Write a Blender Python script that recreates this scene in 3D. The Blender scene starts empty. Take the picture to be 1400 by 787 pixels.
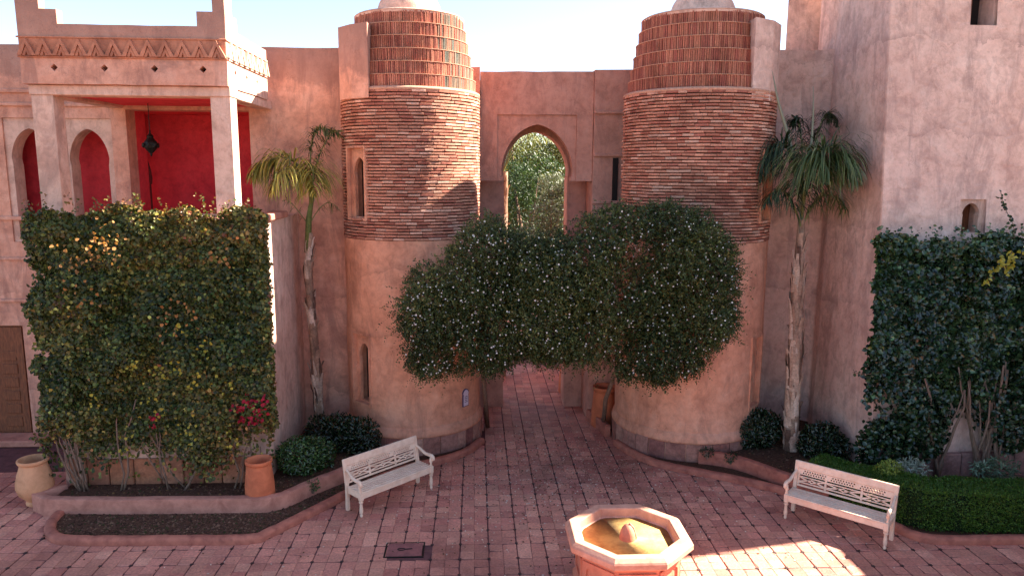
import bpy, math, random
import numpy as np
from mathutils import Vector, Matrix
from mathutils.geometry import tessellate_polygon
random.seed(7)
RNG = np.random.default_rng(7)
R = math.radians
sc = bpy.context.scene
col = sc.collection

# ------------------------------------------------------------------ camera
PITCH, ROLL, YAW, EYE = R(9.073), R(0.373), R(2.928), 5.895
cam_d = bpy.data.cameras.new('camera')
cam_d.sensor_width = 36.0
cam_d.lens = 25.557
cam_d.clip_start = 0.1
cam_d.clip_end = 3000
cam = bpy.data.objects.new('camera', cam_d)
col.objects.link(cam)
fw = Vector((math.sin(YAW) * math.cos(PITCH), math.cos(YAW) * math.cos(PITCH), -math.sin(PITCH)))
r0 = Vector((math.cos(YAW), -math.sin(YAW), 0))
u0 = r0.cross(fw)
ax = r0 * math.cos(ROLL) + u0 * math.sin(ROLL)
ay = -r0 * math.sin(ROLL) + u0 * math.cos(ROLL)
m = Matrix.Identity(4)
for i in range(3):
    m[i][0], m[i][1], m[i][2] = ax[i], ay[i], -fw[i]
m[0][3], m[1][3], m[2][3] = 0, 0, EYE
cam.matrix_world = m
sc.camera = cam

# ------------------------------------------------------------------ light
SUN_EL, SUN_AZ = R(40), R(15)            # azimuth counted from +X towards +Y
world = bpy.data.worlds.new('World')
sc.world = world
world.use_nodes = True
wn = world.node_tree.nodes
wl = world.node_tree.links
bg = wn['Background']
sky = wn.new('ShaderNodeTexSky')
sky.sky_type = 'NISHITA'
sky.sun_disc = False
sky.sun_elevation = SUN_EL
sky.sun_rotation = R(90) - SUN_AZ
sky.air_density = 0.8
sky.dust_density = 0.8
sky.ozone_density = 0.2
wl.new(sky.outputs[0], bg.inputs[0])
bg.inputs[1].default_value = 0.06
sun_d = bpy.data.lights.new('sun', 'SUN')
sun_d.energy = 5.0
sun_d.angle = R(0.5)
sun_d.color = (1.0, 0.9, 0.76)
sun = bpy.data.objects.new('sun', sun_d)
col.objects.link(sun)
to_sun = Vector((math.cos(SUN_AZ) * math.cos(SUN_EL), math.sin(SUN_AZ) * math.cos(SUN_EL), math.sin(SUN_EL)))
sun.rotation_euler = (-to_sun).to_track_quat('-Z', 'Y').to_euler()
sun.location = to_sun * 60
vs = sc.view_settings
vs.view_transform = 'Standard'
vs.look = 'None'
vs.exposure = 2.65
vs.gamma = 1
vs.use_curve_mapping = False
try:
    sc.cycles.max_bounces = 8
    sc.cycles.diffuse_bounces = 5
except Exception:
    pass

# ------------------------------------------------------------------ helpers
def tag(o, label=None, cat=None, group=None, kind=None):
    if label: o['label'] = label
    if cat: o['category'] = cat
    if group: o['group'] = group
    if kind: o['kind'] = kind
    return o

def empty(name, loc=(0, 0, 0), rz=0, label=None, cat=None, group=None):
    o = bpy.data.objects.new(name, None)
    col.objects.link(o)
    o.location = loc
    o.rotation_euler = (0, 0, rz)
    o.empty_display_size = 0.2
    return tag(o, label, cat, group)

def link(name, me, parent=None, loc=None, rot=None):
    o = bpy.data.objects.new(name, me)
    col.objects.link(o)
    if parent is not None: o.parent = parent
    if loc is not None: o.location = loc
    if rot is not None: o.rotation_euler = rot
    return o

def copy_tree(o, parent=None):
    c = o.copy()
    col.objects.link(c)
    c.parent = parent
    for ch in list(o.children):
        copy_tree(ch, c)
    return c

class MB:
    """collects polygons of ONE part"""
    def __init__(s):
        s.v, s.f, s.c = [], [], []
        s.cur = None
    def add(s, vs, fs, c=None):
        n = len(s.v)
        s.v.extend([tuple(p) for p in vs])
        s.f.extend([tuple(i + n for i in f) for f in fs])
        s.c.extend([c or s.cur] * len(fs))
        return s
    def box(s, x0, x1, y0, y1, z0, z1, b=0.0, M=None, c=None):
        """box, its edges chamfered by b"""
        if b <= 0:
            vs = [(x, y, z) for z in (z0, z1) for y in (y0, y1) for x in (x0, x1)]
            fs = [(0, 2, 3, 1), (4, 5, 7, 6), (0, 1, 5, 4), (2, 6, 7, 3), (0, 4, 6, 2), (1, 3, 7, 5)]
        else:
            b = min(b, (x1 - x0) * .45, (y1 - y0) * .45, (z1 - z0) * .45)
            X, Y, Z = (x0, x1), (y0, y1), (z0, z1)
            vs, ix = [], {}
            for i in (0, 1):
                for j in (0, 1):
                    for k in (0, 1):
                        sx, sy, sz = (b if i == 0 else -b), (b if j == 0 else -b), (b if k == 0 else -b)
                        for a, p in enumerate(((X[i], Y[j] + sy, Z[k] + sz), (X[i] + sx, Y[j], Z[k] + sz), (X[i] + sx, Y[j] + sy, Z[k]))):
                            ix[(i, j, k, a)] = len(vs)
                            vs.append(p)
            g = lambda i, j, k, a: ix[(i, j, k, a)]
            fs = []
            for i in (0, 1):
                q = [g(i, 0, 0, 0), g(i, 1, 0, 0), g(i, 1, 1, 0), g(i, 0, 1, 0)]
                fs.append(q if i else q[::-1])
                q = [g(0, i, 0, 1), g(0, i, 1, 1), g(1, i, 1, 1), g(1, i, 0, 1)]
                fs.append(q if i else q[::-1])
                q = [g(0, 0, i, 2), g(1, 0, i, 2), g(1, 1, i, 2), g(0, 1, i, 2)]
                fs.append(q if i else q[::-1])
            for j in (0, 1):
                for k in (0, 1):
                    q = [g(0, j, k, 1), g(1, j, k, 1), g(1, j, k, 2), g(0, j, k, 2)]
                    fs.append(q if (j == k) else q[::-1])
                    q = [g(j, 0, k, 2), g(j, 1, k, 2), g(j, 1, k, 0), g(j, 0, k, 0)]
                    fs.append(q if (j == k) else q[::-1])
                    q = [g(j, k, 0, 0), g(j, k, 1, 0), g(j, k, 1, 1), g(j, k, 0, 1)]
                    fs.append(q if (j == k) else q[::-1])
            for i in (0, 1):
                for j in (0, 1):
                    for k in (0, 1):
                        q = [g(i, j, k, 0), g(i, j, k, 1), g(i, j, k, 2)]
                        fs.append(q if (i + j + k) % 2 else q[::-1])
        if M is not None: vs = [M @ Vector(p) for p in vs]
        return s.add(vs, fs, c)
    def tube(s, path, rad, n=8, c=None, cap=True):
        path = [Vector(p) for p in path]
        if not hasattr(rad, '__len__'): rad = [rad] * len(path)
        vs, fs = [], []
        up = None
        for i, p in enumerate(path):
            t = (path[min(i + 1, len(path) - 1)] - path[max(i - 1, 0)]).normalized()
            if up is None:
                up = t.orthogonal().normalized()
            up = (up - t * up.dot(t)).normalized()
            sd = t.cross(up)
            for k in range(n):
                a = 2 * math.pi * k / n
                vs.append(p + (up * math.cos(a) + sd * math.sin(a)) * rad[i])
        for i in range(len(path) - 1):
            for k in range(n):
                fs.append((i * n + k, i * n + (k + 1) % n, (i + 1) * n + (k + 1) % n, (i + 1) * n + k))
        if cap:
            fs.append(tuple(range(n - 1, -1, -1)))
            fs.append(tuple((len(path) - 1) * n + k for k in range(n)))
        return s.add(vs, fs, c)
    def lathe(s, prof, n=24, cx=0, cy=0, a0=0.0, c=None, wob=0.0):
        """prof: list of (radius, z) from bottom to top"""
        vs, fs = [], []
        for r, z in prof:
            for k in range(n):
                a = a0 + 2 * math.pi * k / n
                rr = r * (1 + wob * math.sin(3 * a + z * 5))
                vs.append((cx + rr * math.cos(a), cy + rr * math.sin(a), z))
        for i in range(len(prof) - 1):
            for k in range(n):
                fs.append((i * n + k, i * n + (k + 1) % n, (i + 1) * n + (k + 1) % n, (i + 1) * n + k))
        if prof[0][0] > 1e-4: fs.append(tuple(range(n - 1, -1, -1)))
        if prof[-1][0] > 1e-4: fs.append(tuple((len(prof) - 1) * n + k for k in range(n)))
        return s.add(vs, fs, c)
    def ext(s, outer, holes, d0, d1, axis='y', c=None, M=None):
        """polygon with holes in (u, z), extruded from d0 to d1 along axis ('y': u is x; 'x': u is y; 'z': polygon in x,y)"""
        def area(p): return sum(p[i][0] * p[(i + 1) % len(p)][1] - p[(i + 1) % len(p)][0] * p[i][1] for i in range(len(p)))
        outer = list(outer) if area(outer) > 0 else list(outer)[::-1]
        holes = [(list(h) if area(h) < 0 else list(h)[::-1]) for h in holes]
        loops = [outer] + holes
        tri = tessellate_polygon([[Vector((p[0], p[1], 0)) for p in l] for l in loops])
        flat = [p for l in loops for p in l]
        def P(p, d):
            if axis == 'y': return (p[0], d, p[1])
            if axis == 'x': return (d, p[0], p[1])
            return (p[0], p[1], d)
        n = len(flat)
        vs = [P(p, d0) for p in flat] + [P(p, d1) for p in flat]
        fs = []
        for t in tri:
            a, b, cc = [flat[i] for i in t]
            ccw = (b[0] - a[0]) * (cc[1] - a[1]) - (cc[0] - a[0]) * (b[1] - a[1]) > 0
            t = tuple(t) if ccw else tuple(t)[::-1]
            if axis == 'y':                       # d0 faces -y
                fs.append(t); fs.append(tuple(i + n for i in t[::-1]))
            else:
                fs.append(t[::-1]); fs.append(tuple(i + n for i in t))
        k = 0
        for l in loops:
            for i in range(len(l)):
                a, b = k + i, k + (i + 1) % len(l)
                q = (a, b, b + n, a + n)
                fs.append(q[::-1] if axis == 'y' else q)
            k += len(l)
        if M is not None: vs = [M @ Vector(p) for p in vs]
        return s.add(vs, fs, c)
    def build(s, name, mat, parent=None, smooth=False, loc=None, rot=None, angle=None):
        me = bpy.data.meshes.new(name)
        me.from_pydata(s.v, [], s.f)
        if any(c is not None for c in s.c):
            at = me.attributes.new('col', 'FLOAT_COLOR', 'FACE')
            d = np.ones((len(s.f), 4), np.float32)
            for i, c in enumerate(s.c):
                if c is not None: d[i, :3] = c
            at.data.foreach_set('color', d.ravel())
        me.materials.append(mat)
        if smooth:
            me.polygons.foreach_set('use_smooth', np.ones(len(me.polygons), bool))
            if angle: me.set_sharp_from_angle(angle=R(angle))
        me.update()
        return link(name, me, parent, loc, rot)

def wob(pts, step=0.3, amp=0.006, closed=True):
    """break straight outlines into slightly uneven ones, hand-trowelled edges"""
    out = []
    n = len(pts)
    for i in range(n if closed else n - 1):
        a, b = pts[i], pts[(i + 1) % n]
        L = math.hypot(b[0] - a[0], b[1] - a[1])
        k = max(1, int(L / step))
        for j in range(k):
            t = j / k
            w = amp if j else amp * .5
            out.append((a[0] + (b[0] - a[0]) * t + random.uniform(-w, w), a[1] + (b[1] - a[1]) * t + random.uniform(-w, w)))
    if not closed: out.append(pts[-1])
    return out

def arch(cx, hw, zb, zs, za, n=9, horse=0.06):
    """pointed Moorish arch outline, ccw from the lower left; horse = how far the haunch swells past the jamb"""
    right = [(cx + hw - horse, zb), (cx + hw - horse, zs)]
    if horse > 0.01: right.append((cx + hw - .02, zs + .01))
    H = za - zs
    for i in range(1, n + 1):
        t = i / n
        a = t * math.pi / 2
        x = hw * math.cos(a) ** 0.92
        z = zs + .03 + (H - .03) * (0.76 * math.sin(a) + 0.24 * t)
        right.append((cx + x, z))
    right[-1] = (cx, za)
    left = [(2 * cx - p[0], p[1]) for p in right[-2::-1]]
    return left[::-1][::-1][::-1][:0] + [(p[0], p[1]) for p in right] + left

def fbm(P, scale=1.0, seed=0, octs=3):
    g = np.random.default_rng(seed)
    out = np.zeros(len(P))
    amp = 1.0
    for o in range(octs):
        for k in range(5):
            d = g.normal(size=3)
            d /= np.linalg.norm(d)
            out += amp * np.sin(P @ d * scale * (2 ** o) * g.uniform(.7, 1.4) * 2 * math.pi + g.uniform(0, 6.28))
        amp *= .55
    return out / 5

def mesh_np(name, V, F, mat, colr=None, parent=None, smooth=False, sizes=None):
    """V (n,3), F flat int array of polygons with k corners each"""
    me = bpy.data.meshes.new(name)
    k = F.shape[1]
    me.vertices.add(len(V)); me.vertices.foreach_set('co', V.astype(np.float32).ravel())
    me.loops.add(F.size); me.loops.foreach_set('vertex_index', F.astype(np.int32).ravel())
    me.polygons.add(len(F))
    me.polygons.foreach_set('loop_start', np.arange(0, F.size, k, dtype=np.int32))
    me.polygons.foreach_set('loop_total', np.full(len(F), k, np.int32))
    if smooth: me.polygons.foreach_set('use_smooth', np.ones(len(F), bool))
    if colr is not None:
        at = me.attributes.new('col', 'FLOAT_COLOR', 'FACE')
        d = np.ones((len(F), 4), np.float32); d[:, :3] = colr
        at.data.foreach_set('color', d.ravel())
    me.materials.append(mat)
    me.update(); me.validate()
    return link(name, me, parent)

def unit(a):
    return a / np.maximum(np.linalg.norm(a, axis=1, keepdims=True), 1e-9)

def leaves(name, P, A, N, L, W, colr, mat, parent=None, fold=.18, broad=True):
    """one folded leaf per point: axis A, normal N, length L, width W"""
    n = len(P)
    A = unit(A); S = unit(np.cross(A, N)); N = np.cross(S, A)
    L = np.broadcast_to(L, n)[:, None]; W = np.broadcast_to(W, n)[:, None]
    if broad:
        vs = [P, P + A * L * .28 + S * W * .5 + N * W * fold, P + A * L * .68 + S * W * .4 + N * W * fold * .8, P + A * L - N * L * .12,
              P + A * L * .68 - S * W * .4 + N * W * fold * .8, P + A * L * .28 - S * W * .5 + N * W * fold]
        V = np.stack(vs, 1).reshape(-1, 3)
        b = np.arange(n)[:, None] * 6
        F = np.stack([b + np.array([[0, 1, 2, 3]]), b + np.array([[0, 3, 4, 5]])], 1).reshape(-1, 4)
    else:
        vs = [P, P + A * L * .45 + S * W * .5 + N * W * fold, P + A * L, P + A * L * .45 - S * W * .5 + N * W * fold]
        V = np.stack(vs, 1).reshape(-1, 3)
        b = np.arange(n)[:, None] * 4
        F = np.stack([b + np.array([[0, 1, 2]]), b + np.array([[0, 2, 3]])], 1).reshape(-1, 3)
    return mesh_np(name, V, F, mat, np.repeat(colr, 2, 0), parent)

def ramp(t, stops):
    t = np.clip(t, 0, 1)
    xs = np.array([s[0] for s in stops])
    return np.stack([np.interp(t, xs, np.array([s[1][k] for s in stops])) for k in range(3)], 1)

# ------------------------------------------------------------------ materials
def newmat(name):
    mt = bpy.data.materials.new(name)
    mt.use_nodes = True
    nt = mt.node_tree
    return mt, nt, nt.nodes['Principled BSDF']

def nd(nt, typ, **kw):
    n = nt.nodes.new(typ)
    for k, v in kw.items():
        if k == 'op': n.operation = v
        elif k == 'ins':
            for a, b in v.items(): n.inputs[a].default_value = b
        else: setattr(n, k, v)
    return n

def noise(nt, vec, scale, detail=4, rough=.55, dist=0.0):
    n = nd(nt, 'ShaderNodeTexNoise', ins={'Scale': scale, 'Detail': detail, 'Roughness': rough, 'Distortion': dist})
    nt.links.new(vec, n.inputs['Vector'])
    return n.outputs['Fac']

def cramp(nt, fac, stops):
    r = nd(nt, 'ShaderNodeValToRGB')
    e = r.color_ramp.elements
    while len(e) < len(stops): e.new(.5)
    for el, (p, c) in zip(e, stops):
        el.position = p
        el.color = (*c, 1) if len(c) == 3 else c
    nt.links.new(fac, r.inputs[0])
    return r.outputs[0]

def mix(nt, fac, a, b, mode='MIX'):
    n = nd(nt, 'ShaderNodeMix', data_type='RGBA', blend_type=mode)
    for s, v in ((0, fac), (6, a), (7, b)):
        if isinstance(v, (int, float)): n.inputs[s].default_value = v
        elif isinstance(v, tuple): n.inputs[s].default_value = (*v, 1)
        else: nt.links.new(v, n.inputs[s])
    return n.outputs[2]

def bump(nt, bsdf, h, strength=.3, dist=.02):
    b = nd(nt, 'ShaderNodeBump', ins={'Strength': strength, 'Distance': dist})
    nt.links.new(h, b.inputs['Height'])
    nt.links.new(b.outputs[0], bsdf.inputs['Normal'])
    return b

def worldpos(nt):
    return nd(nt, 'ShaderNodeNewGeometry').outputs['Position']

def plaster(name, base, dark, pale, stain=.5, bstr=.35, swirl=False, lifts=(), cap=None):
    mt, nt, bs = newmat(name)
    p = worldpos(nt)
    big = noise(nt, p, .55, 5, .6, .6)
    mid = noise(nt, p, 2.6, 6, .65, .4)
    fine = noise(nt, p, 38, 5, .7)
    c = cramp(nt, big, [(.3, dark), (.5, base), (.72, pale)])
    c2 = cramp(nt, mid, [(.32, tuple(x * .72 for x in dark)), (.5, base), (.7, pale)])
    c = mix(nt, .5, c, c2)
    gr = cramp(nt, noise(nt, p, 9, 7, .72, .2), [(.3, (.78, .76, .76)), (.52, (1, 1, 1)), (.75, (1.1, 1.1, 1.1))])
    c = mix(nt, .8, c, gr, 'MULTIPLY')
    # stains: long blotches and runs with shapes of their own
    mp = nd(nt, 'ShaderNodeMapping'); mp.inputs['Scale'].default_value = (1.4, 1.4, .38)
    nt.links.new(p, mp.inputs[0])
    st = cramp(nt, noise(nt, mp.outputs[0], 1.7, 7, .7, .8), [(.5, (0, 0, 0)), (.63, (1, 1, 1))])
    sm = nd(nt, 'ShaderNodeMath', op='MULTIPLY', ins={1: stain}); nt.links.new(st, sm.inputs[0])
    c = mix(nt, sm.outputs[0], c, tuple(x * y for x, y in zip(dark, (.68, .74, .8))))
    sp = cramp(nt, noise(nt, p, 75, 2, .6), [(.3, (.8, .8, .8)), (.45, (1, 1, 1))])
    c = mix(nt, .5, c, sp, 'MULTIPLY')
    if lifts or cap:                                  # day joints and the soot-grey weathered cap of old walls
        sx = nd(nt, 'ShaderNodeSeparateXYZ'); nt.links.new(p, sx.inputs[0])
        nb = noise(nt, p, 1.1, 6, .65, .5)
        msk = cramp(nt, noise(nt, p, 2.2, 4, .6), [(.35, (.1, .1, .1)), (.6, (1, 1, 1))])
        for z0 in lifts:
            q = nd(nt, 'ShaderNodeMath', op='MULTIPLY_ADD', ins={1: .9, 2: -.45 - z0}); nt.links.new(nb, q.inputs[0])
            q2 = nd(nt, 'ShaderNodeMath', op='ADD'); nt.links.new(q.outputs[0], q2.inputs[0]); nt.links.new(sx.outputs[2], q2.inputs[1])
            f_ = cramp(nt, q2.outputs[0], [(0, (1, 1, 1)), (.03, (.7, .7, .7)), (.22, (0, 0, 0))])
            lt = nd(nt, 'ShaderNodeMath', op='GREATER_THAN', ins={1: 0.0}); nt.links.new(q2.outputs[0], lt.inputs[0])
            f2 = mix(nt, 1.0, f_, msk, 'MULTIPLY'); f3 = mix(nt, 1.0, f2, lt.outputs[0], 'MULTIPLY')
            f4 = nd(nt, 'ShaderNodeMath', op='MULTIPLY', ins={1: .55}); nt.links.new(f3, f4.inputs[0])
            c = mix(nt, f4.outputs[0], c, tuple(x * y for x, y in zip(dark, (.6, .62, .66))))
        if cap:
            q = nd(nt, 'ShaderNodeMath', op='MULTIPLY_ADD', ins={1: 1.6, 2: -.8 - cap}); nt.links.new(nb, q.inputs[0])
            q2 = nd(nt, 'ShaderNodeMath', op='ADD'); nt.links.new(q.outputs[0], q2.inputs[0]); nt.links.new(sx.outputs[2], q2.inputs[1])
            f_ = cramp(nt, q2.outputs[0], [(.0, (0, 0, 0)), (.12, (.55, .55, .55)), (.8, (.8, .8, .8))])
            c = mix(nt, f_, c, tuple(x * y for x, y in zip(dark, (.62, .74, .82))))
    # hairline cracks
    vo = nd(nt, 'ShaderNodeTexVoronoi', feature='DISTANCE_TO_EDGE', ins={'Scale': .9})
    wv = nd(nt, 'ShaderNodeVectorMath', op='ADD')
    nz = nd(nt, 'ShaderNodeTexNoise', ins={'Scale': 3.0, 'Detail': 4})
    nt.links.new(p, nz.inputs['Vector']); nt.links.new(p, wv.inputs[0]); nt.links.new(nz.outputs['Color'], wv.inputs[1])
    nt.links.new(wv.outputs[0], vo.inputs['Vector'])
    ck = cramp(nt, vo.outputs[0], [(0, (.55, .5, .5)), (.006, (1, 1, 1))])
    c = mix(nt, .45, c, ck, 'MULTIPLY')
    nt.links.new(c, bs.inputs['Base Color'])
    bs.inputs['Roughness'].default_value = .88
    bs.inputs['Specular IOR Level'].default_value = .2
    h = nd(nt, 'ShaderNodeMath', op='MULTIPLY_ADD', ins={1: .25}); nt.links.new(fine, h.inputs[0]); nt.links.new(mid, h.inputs[2])
    hh = h.outputs[0]
    if swirl:
        wv2 = nd(nt, 'ShaderNodeTexVoronoi', feature='SMOOTH_F1', ins={'Scale': .85, 'Smoothness': .3})
        nt.links.new(wv.outputs[0], wv2.inputs['Vector'])
        rg = nd(nt, 'ShaderNodeMath', op='SINE'); sc_ = nd(nt, 'ShaderNodeMath', op='MULTIPLY', ins={1: 30.0})
        nt.links.new(wv2.outputs[0], sc_.inputs[0]); nt.links.new(sc_.outputs[0], rg.inputs[0])
        ad = nd(nt, 'ShaderNodeMath', op='MULTIPLY_ADD', ins={1: .10}); nt.links.new(rg.outputs[0], ad.inputs[0]); nt.links.new(hh, ad.inputs[2])
        hh = ad.outputs[0]
        arcs = cramp(nt, rg.outputs[0], [(.0, (.80, .78, .78)), (.5, (1, 1, 1))])
        am = cramp(nt, big, [(.42, (0, 0, 0)), (.62, (.6, .6, .6))])
        c = mix(nt, am, c, mix(nt, 1.0, c, arcs, 'MULTIPLY')); nt.links.new(c, bs.inputs['Base Color'])
    bump(nt, bs, hh, bstr, .05)
    return mt

def attr_mat(name, rough=.8, nscale=30, namp=.35, bstr=.3, spec=.3, low=2.0):
    """base colour from the face colour of each piece, with grain and blotches"""
    mt, nt, bs = newmat(name)
    a = nd(nt, 'ShaderNodeAttribute', attribute_name='col')
    p = worldpos(nt)
    f = cramp(nt, noise(nt, p, nscale, 5, .65), [(.25, (1 - namp,) * 3), (.75, (1 + namp * .6,) * 3)])
    g = cramp(nt, noise(nt, p, low, 7, .68, .5), [(.34, (.58, .52, .52)), (.5, (.93, .91, .91)), (.66, (1.15, 1.13, 1.12))])
    c = mix(nt, 1.0, a.outputs['Color'], f, 'MULTIPLY')
    c = mix(nt, 1.0, c, g, 'MULTIPLY')
    nt.links.new(c, bs.inputs['Base Color'])
    bs.inputs['Roughness'].default_value = rough
    bs.inputs['Specular IOR Level'].default_value = spec
    bump(nt, bs, noise(nt, p, nscale * 1.5, 5, .7), bstr, .012)
    return mt

def leaf_mat(name, trans=.22, rough=.45, spec=.35):
    mt, nt, bs = newmat(name)
    a = nd(nt, 'ShaderNodeAttribute', attribute_name='col')
    nt.links.new(a.outputs['Color'], bs.inputs['Base Color'])
    bs.inputs['Roughness'].default_value = rough
    bs.inputs['Specular IOR Level'].default_value = spec
    t = nd(nt, 'ShaderNodeBsdfTranslucent')
    br = mix(nt, 1.0, a.outputs['Color'], (1.25, 1.3, .6), 'MULTIPLY')
    nt.links.new(br, t.inputs[0])
    ms = nd(nt, 'ShaderNodeMixShader', ins={0: trans})
    nt.links.new(bs.outputs[0], ms.inputs[1]); nt.links.new(t.outputs[0], ms.inputs[2])
    nt.links.new(ms.outputs[0], nt.nodes['Material Output'].inputs[0])
    return mt

def plain(name, c, c2=None, rough=.6, scale=12, bstr=.15, spec=.4, metal=0, stretch=None):
    mt, nt, bs = newmat(name)
    p = worldpos(nt)
    if stretch:
        mp = nd(nt, 'ShaderNodeMapping'); mp.inputs['Scale'].default_value = stretch
        tc = nd(nt, 'ShaderNodeTexCoord'); nt.links.new(tc.outputs['Object'], mp.inputs[0]); p = mp.outputs[0]
    n = noise(nt, p, scale, 6, .65, .3)
    nt.links.new(cramp(nt, n, [(.3, c2 or tuple(x * .7 for x in c)), (.62, c)]), bs.inputs['Base Color'])
    bs.inputs['Roughness'].default_value = rough
    bs.inputs['Specular IOR Level'].default_value = spec
    bs.inputs['Metallic'].default_value = metal
    bump(nt, bs, noise(nt, p, scale * 4, 5, .65), bstr, .01)
    return mt

M = {}
M['salmon'] = plaster('salmon_plaster', (.68, .335, .23), (.47, .21, .15), (.80, .47, .355), .6, .5, False, (3.2, 1.1), 7.75)
M['tower'] = plaster('tower_plaster', (.71, .33, .205), (.53, .22, .135), (.82, .45, .31), .5, .45, False, (2.6, 3.9))
M['pink'] = plaster('pink_plaster', (.75, .485, .39), (.55, .32, .255), (.87, .635, .53), .55, .55, True, (8.3, 6.7, 4.9, 3.3))
M['gate'] = plaster('gate_plaster', (.54, .26, .19), (.40, .175, .13), (.63, .335, .255), .5, .45)
M['pale'] = plaster('pale_plaster', (.68, .43, .33), (.48, .275, .205), (.80, .57, .46), .6, .45)
M['band'] = plaster('zigzag_band', (.50, .20, .12), (.34, .12, .075), (.60, .27, .17), .6)
M['red'] = plaster('red_limewash', (.76, .06, .075), (.62, .04, .055), (.82, .09, .10), .2, .2)
M['dark'] = plain('dark_interior', (.02, .012, .01), rough=.9)  # near-black colour stands in for shade inside openings
M['brick'] = attr_mat('brick', .85, 45, .45, .6, .2, 1.1)
M['mortar'] = plain('mortar', (.10, .042, .03), (.05, .022, .017), .95, 20, .5, .1)
M['mortar_warm'] = plain('crown_mortar', (.50, .27, .17), (.22, .09, .06), .9, 20, .4, .1)
M['mortar_pale'] = plain('mortar_lip', (.60, .33, .22), (.42, .2, .14), .9, 20, .4, .1)
M['stone'] = attr_mat('plinth_stone', .8, 14, .4, .5, .3, 3.0)
M['tile'] = attr_mat('terracotta_paving', .5, 26, .45, .5, .45, .55)
M['grout'] = plain('paving_grout', (.15, .06, .058), (.08, .034, .034), .9, 5, .4, .15)
M['kerb'] = plain('pink_painted_kerb', (.47, .16, .105), (.24, .07, .05), .75, 5, .4, .3)
M['kerb_top'] = plain('planter_render', (.54, .235, .165), (.32, .12, .085), .8, 4, .4, .25)
M['soil'] = plain('soil', (.12, .055, .034), (.035, .018, .012), .95, 22, .9, .1)
M['earth'] = plain('earth', (.22, .14, .09), (.13, .08, .05), .95, 3, .6, .1)
M['clod'] = attr_mat('clod', .95, 40, .4, .5, .1)
M['leaf'] = leaf_mat('leaf')
M['leaf_shiny'] = leaf_mat('leaf_shiny', .12, .27, .65)
M['petal'] = leaf_mat('petal', .3, .6, .2)
M['palmleaf'] = leaf_mat('palm_leaf', .2, .42, .4)
M['bark'] = plain('grey_bark', (.27, .17, .12), (.11, .065, .045), .9, 14, .8, .15, stretch=(3, 3, .5))
M['palmbark'] = attr_mat('palm_bark', .85, 26, .45, .7, .2, 3.0)
M['white'] = plain('cream_painted_wood', (.82, .61, .46), (.66, .44, .31), .5, 6, .15, .4)
M['wood'] = plain('brown_wood', (.26, .085, .035), (.10, .032, .016), .6, 10, .5, .35, stretch=(4, 4, .6))
M['window_back'] = plain('unlit_window', (.05, .018, .012), (.02, .01, .008), .7, 10, .4, .3)  # dark colour stands in for the unlit window interior
M['terracotta'] = plain('terracotta', (.60, .17, .075), (.42, .11, .05), .75, 5, .25, .3)
M['jar'] = plain('pale_clay', (.68, .34, .18), (.48, .22, .11), .8, 4, .25, .25)
M['fountain'] = plain('fountain_render', (.60, .215, .13), (.44, .14, .085), .7, 5, .35, .3)
M['rim'] = plain('fountain_rim_render', (.60, .30, .21), (.44, .19, .125), .65, 6, .35, .3)
M['basin'] = plain('algae_stained_basin', (.56, .36, .12), (.34, .17, .05), .6, 6, .3, .35)
M['iron'] = plain('dark_iron', (.02, .018, .016), rough=.5, metal=.6)
M['hatch'] = plain('rusty_red_hatch', (.30, .10, .09), (.16, .055, .05), .7, 8, .4, .4)
M['pipe'] = plain('dark_drainpipe', (.05, .045, .05), rough=.5)
M['plaque'] = plain('plaque_ceramic', (.72, .62, .72), (.62, .52, .62), .35, 30, .05, .5)
M['ink'] = plain('plaque_ink', (.09, .05, .12), rough=.5)
mw, nt, bs = newmat('murky_water')
bs.inputs['Base Color'].default_value = (.50, .30, .06, 1)
bs.inputs['Roughness'].default_value = .08
nt.links.new(cramp(nt, noise(nt, worldpos(nt), 7, 5, .6, .4), [(.3, (.20, .09, .015)), (.6, (.44, .24, .04))]), bs.inputs['Base Color'])
M['water'] = mw

# ------------------------------------------------------------------ ground and paving
g = MB()
g.box(-400, 400, -60, 900, -.6, -.03)
tag(g.build('ground', M['earth']), kind='structure')
S = 0.45                                         # paving module
GX, GY = -0.695, 12.686                          # one of its crossings
pv = MB()
pv.box(-16, 12, 4, 30, -.028, -.010)
paving = tag(pv.build('courtyard_paving', M['grout']), kind='structure')

def inpoly(x, y, poly):
    ins = False
    j = len(poly) - 1
    for i in range(len(poly)):
        xi, yi = poly[i]; xj, yj = poly[j]
        if (yi > y) != (yj > y) and x < (xj - xi) * (y - yi) / (yj - yi) + xi: ins = not ins
        j = i
    return ins

TL = (-1.36, 15.93, 1.45)                        # left tower x, y, radius
TR = (4.70, 15.52, 1.56)
KERB_L = [(-7.1, 12.45), (-7.12, 11.95), (-7.0, 11.55), (-6.75, 11.27), (-6.35, 11.15), (-5.0, 11.11), (-3.66, 11.09), (-3.42, 11.24), (-3.05, 11.72), (-2.42, 12.62), (-1.85, 13.36), (-1.3, 13.88), (-.72, 14.22), (-.2, 14.68), (.12, 15.3)]
WALL_L = [(-7.36, 12.75), (-7.38, 12.2), (-3.62, 12.08), (-3.38, 12.22), (-2.95, 12.78), (-2.52, 13.28), (-2.05, 13.88), (-1.75, 14.42)]
KERB_R = [(3.1, 15.1), (3.3, 14.5), (3.72, 13.9), (4.4, 13.45), (5.05, 13.08), (5.8, 12.5), (6.5, 11.85), (7.0, 11.2), (7.25, 10.75), (8.0, 10.62), (11.2, 10.6)]
WALL_R = [(4.55, 13.92), (5.0, 13.75), (5.42, 13.38), (5.98, 12.6), (6.45, 12.2)]
bed_l = KERB_L + [(.1, 16), (-4.5, 16), (-7.1, 16)]
bed_r = KERB_R + [(11.2, 17), (3.1, 17)]
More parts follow.
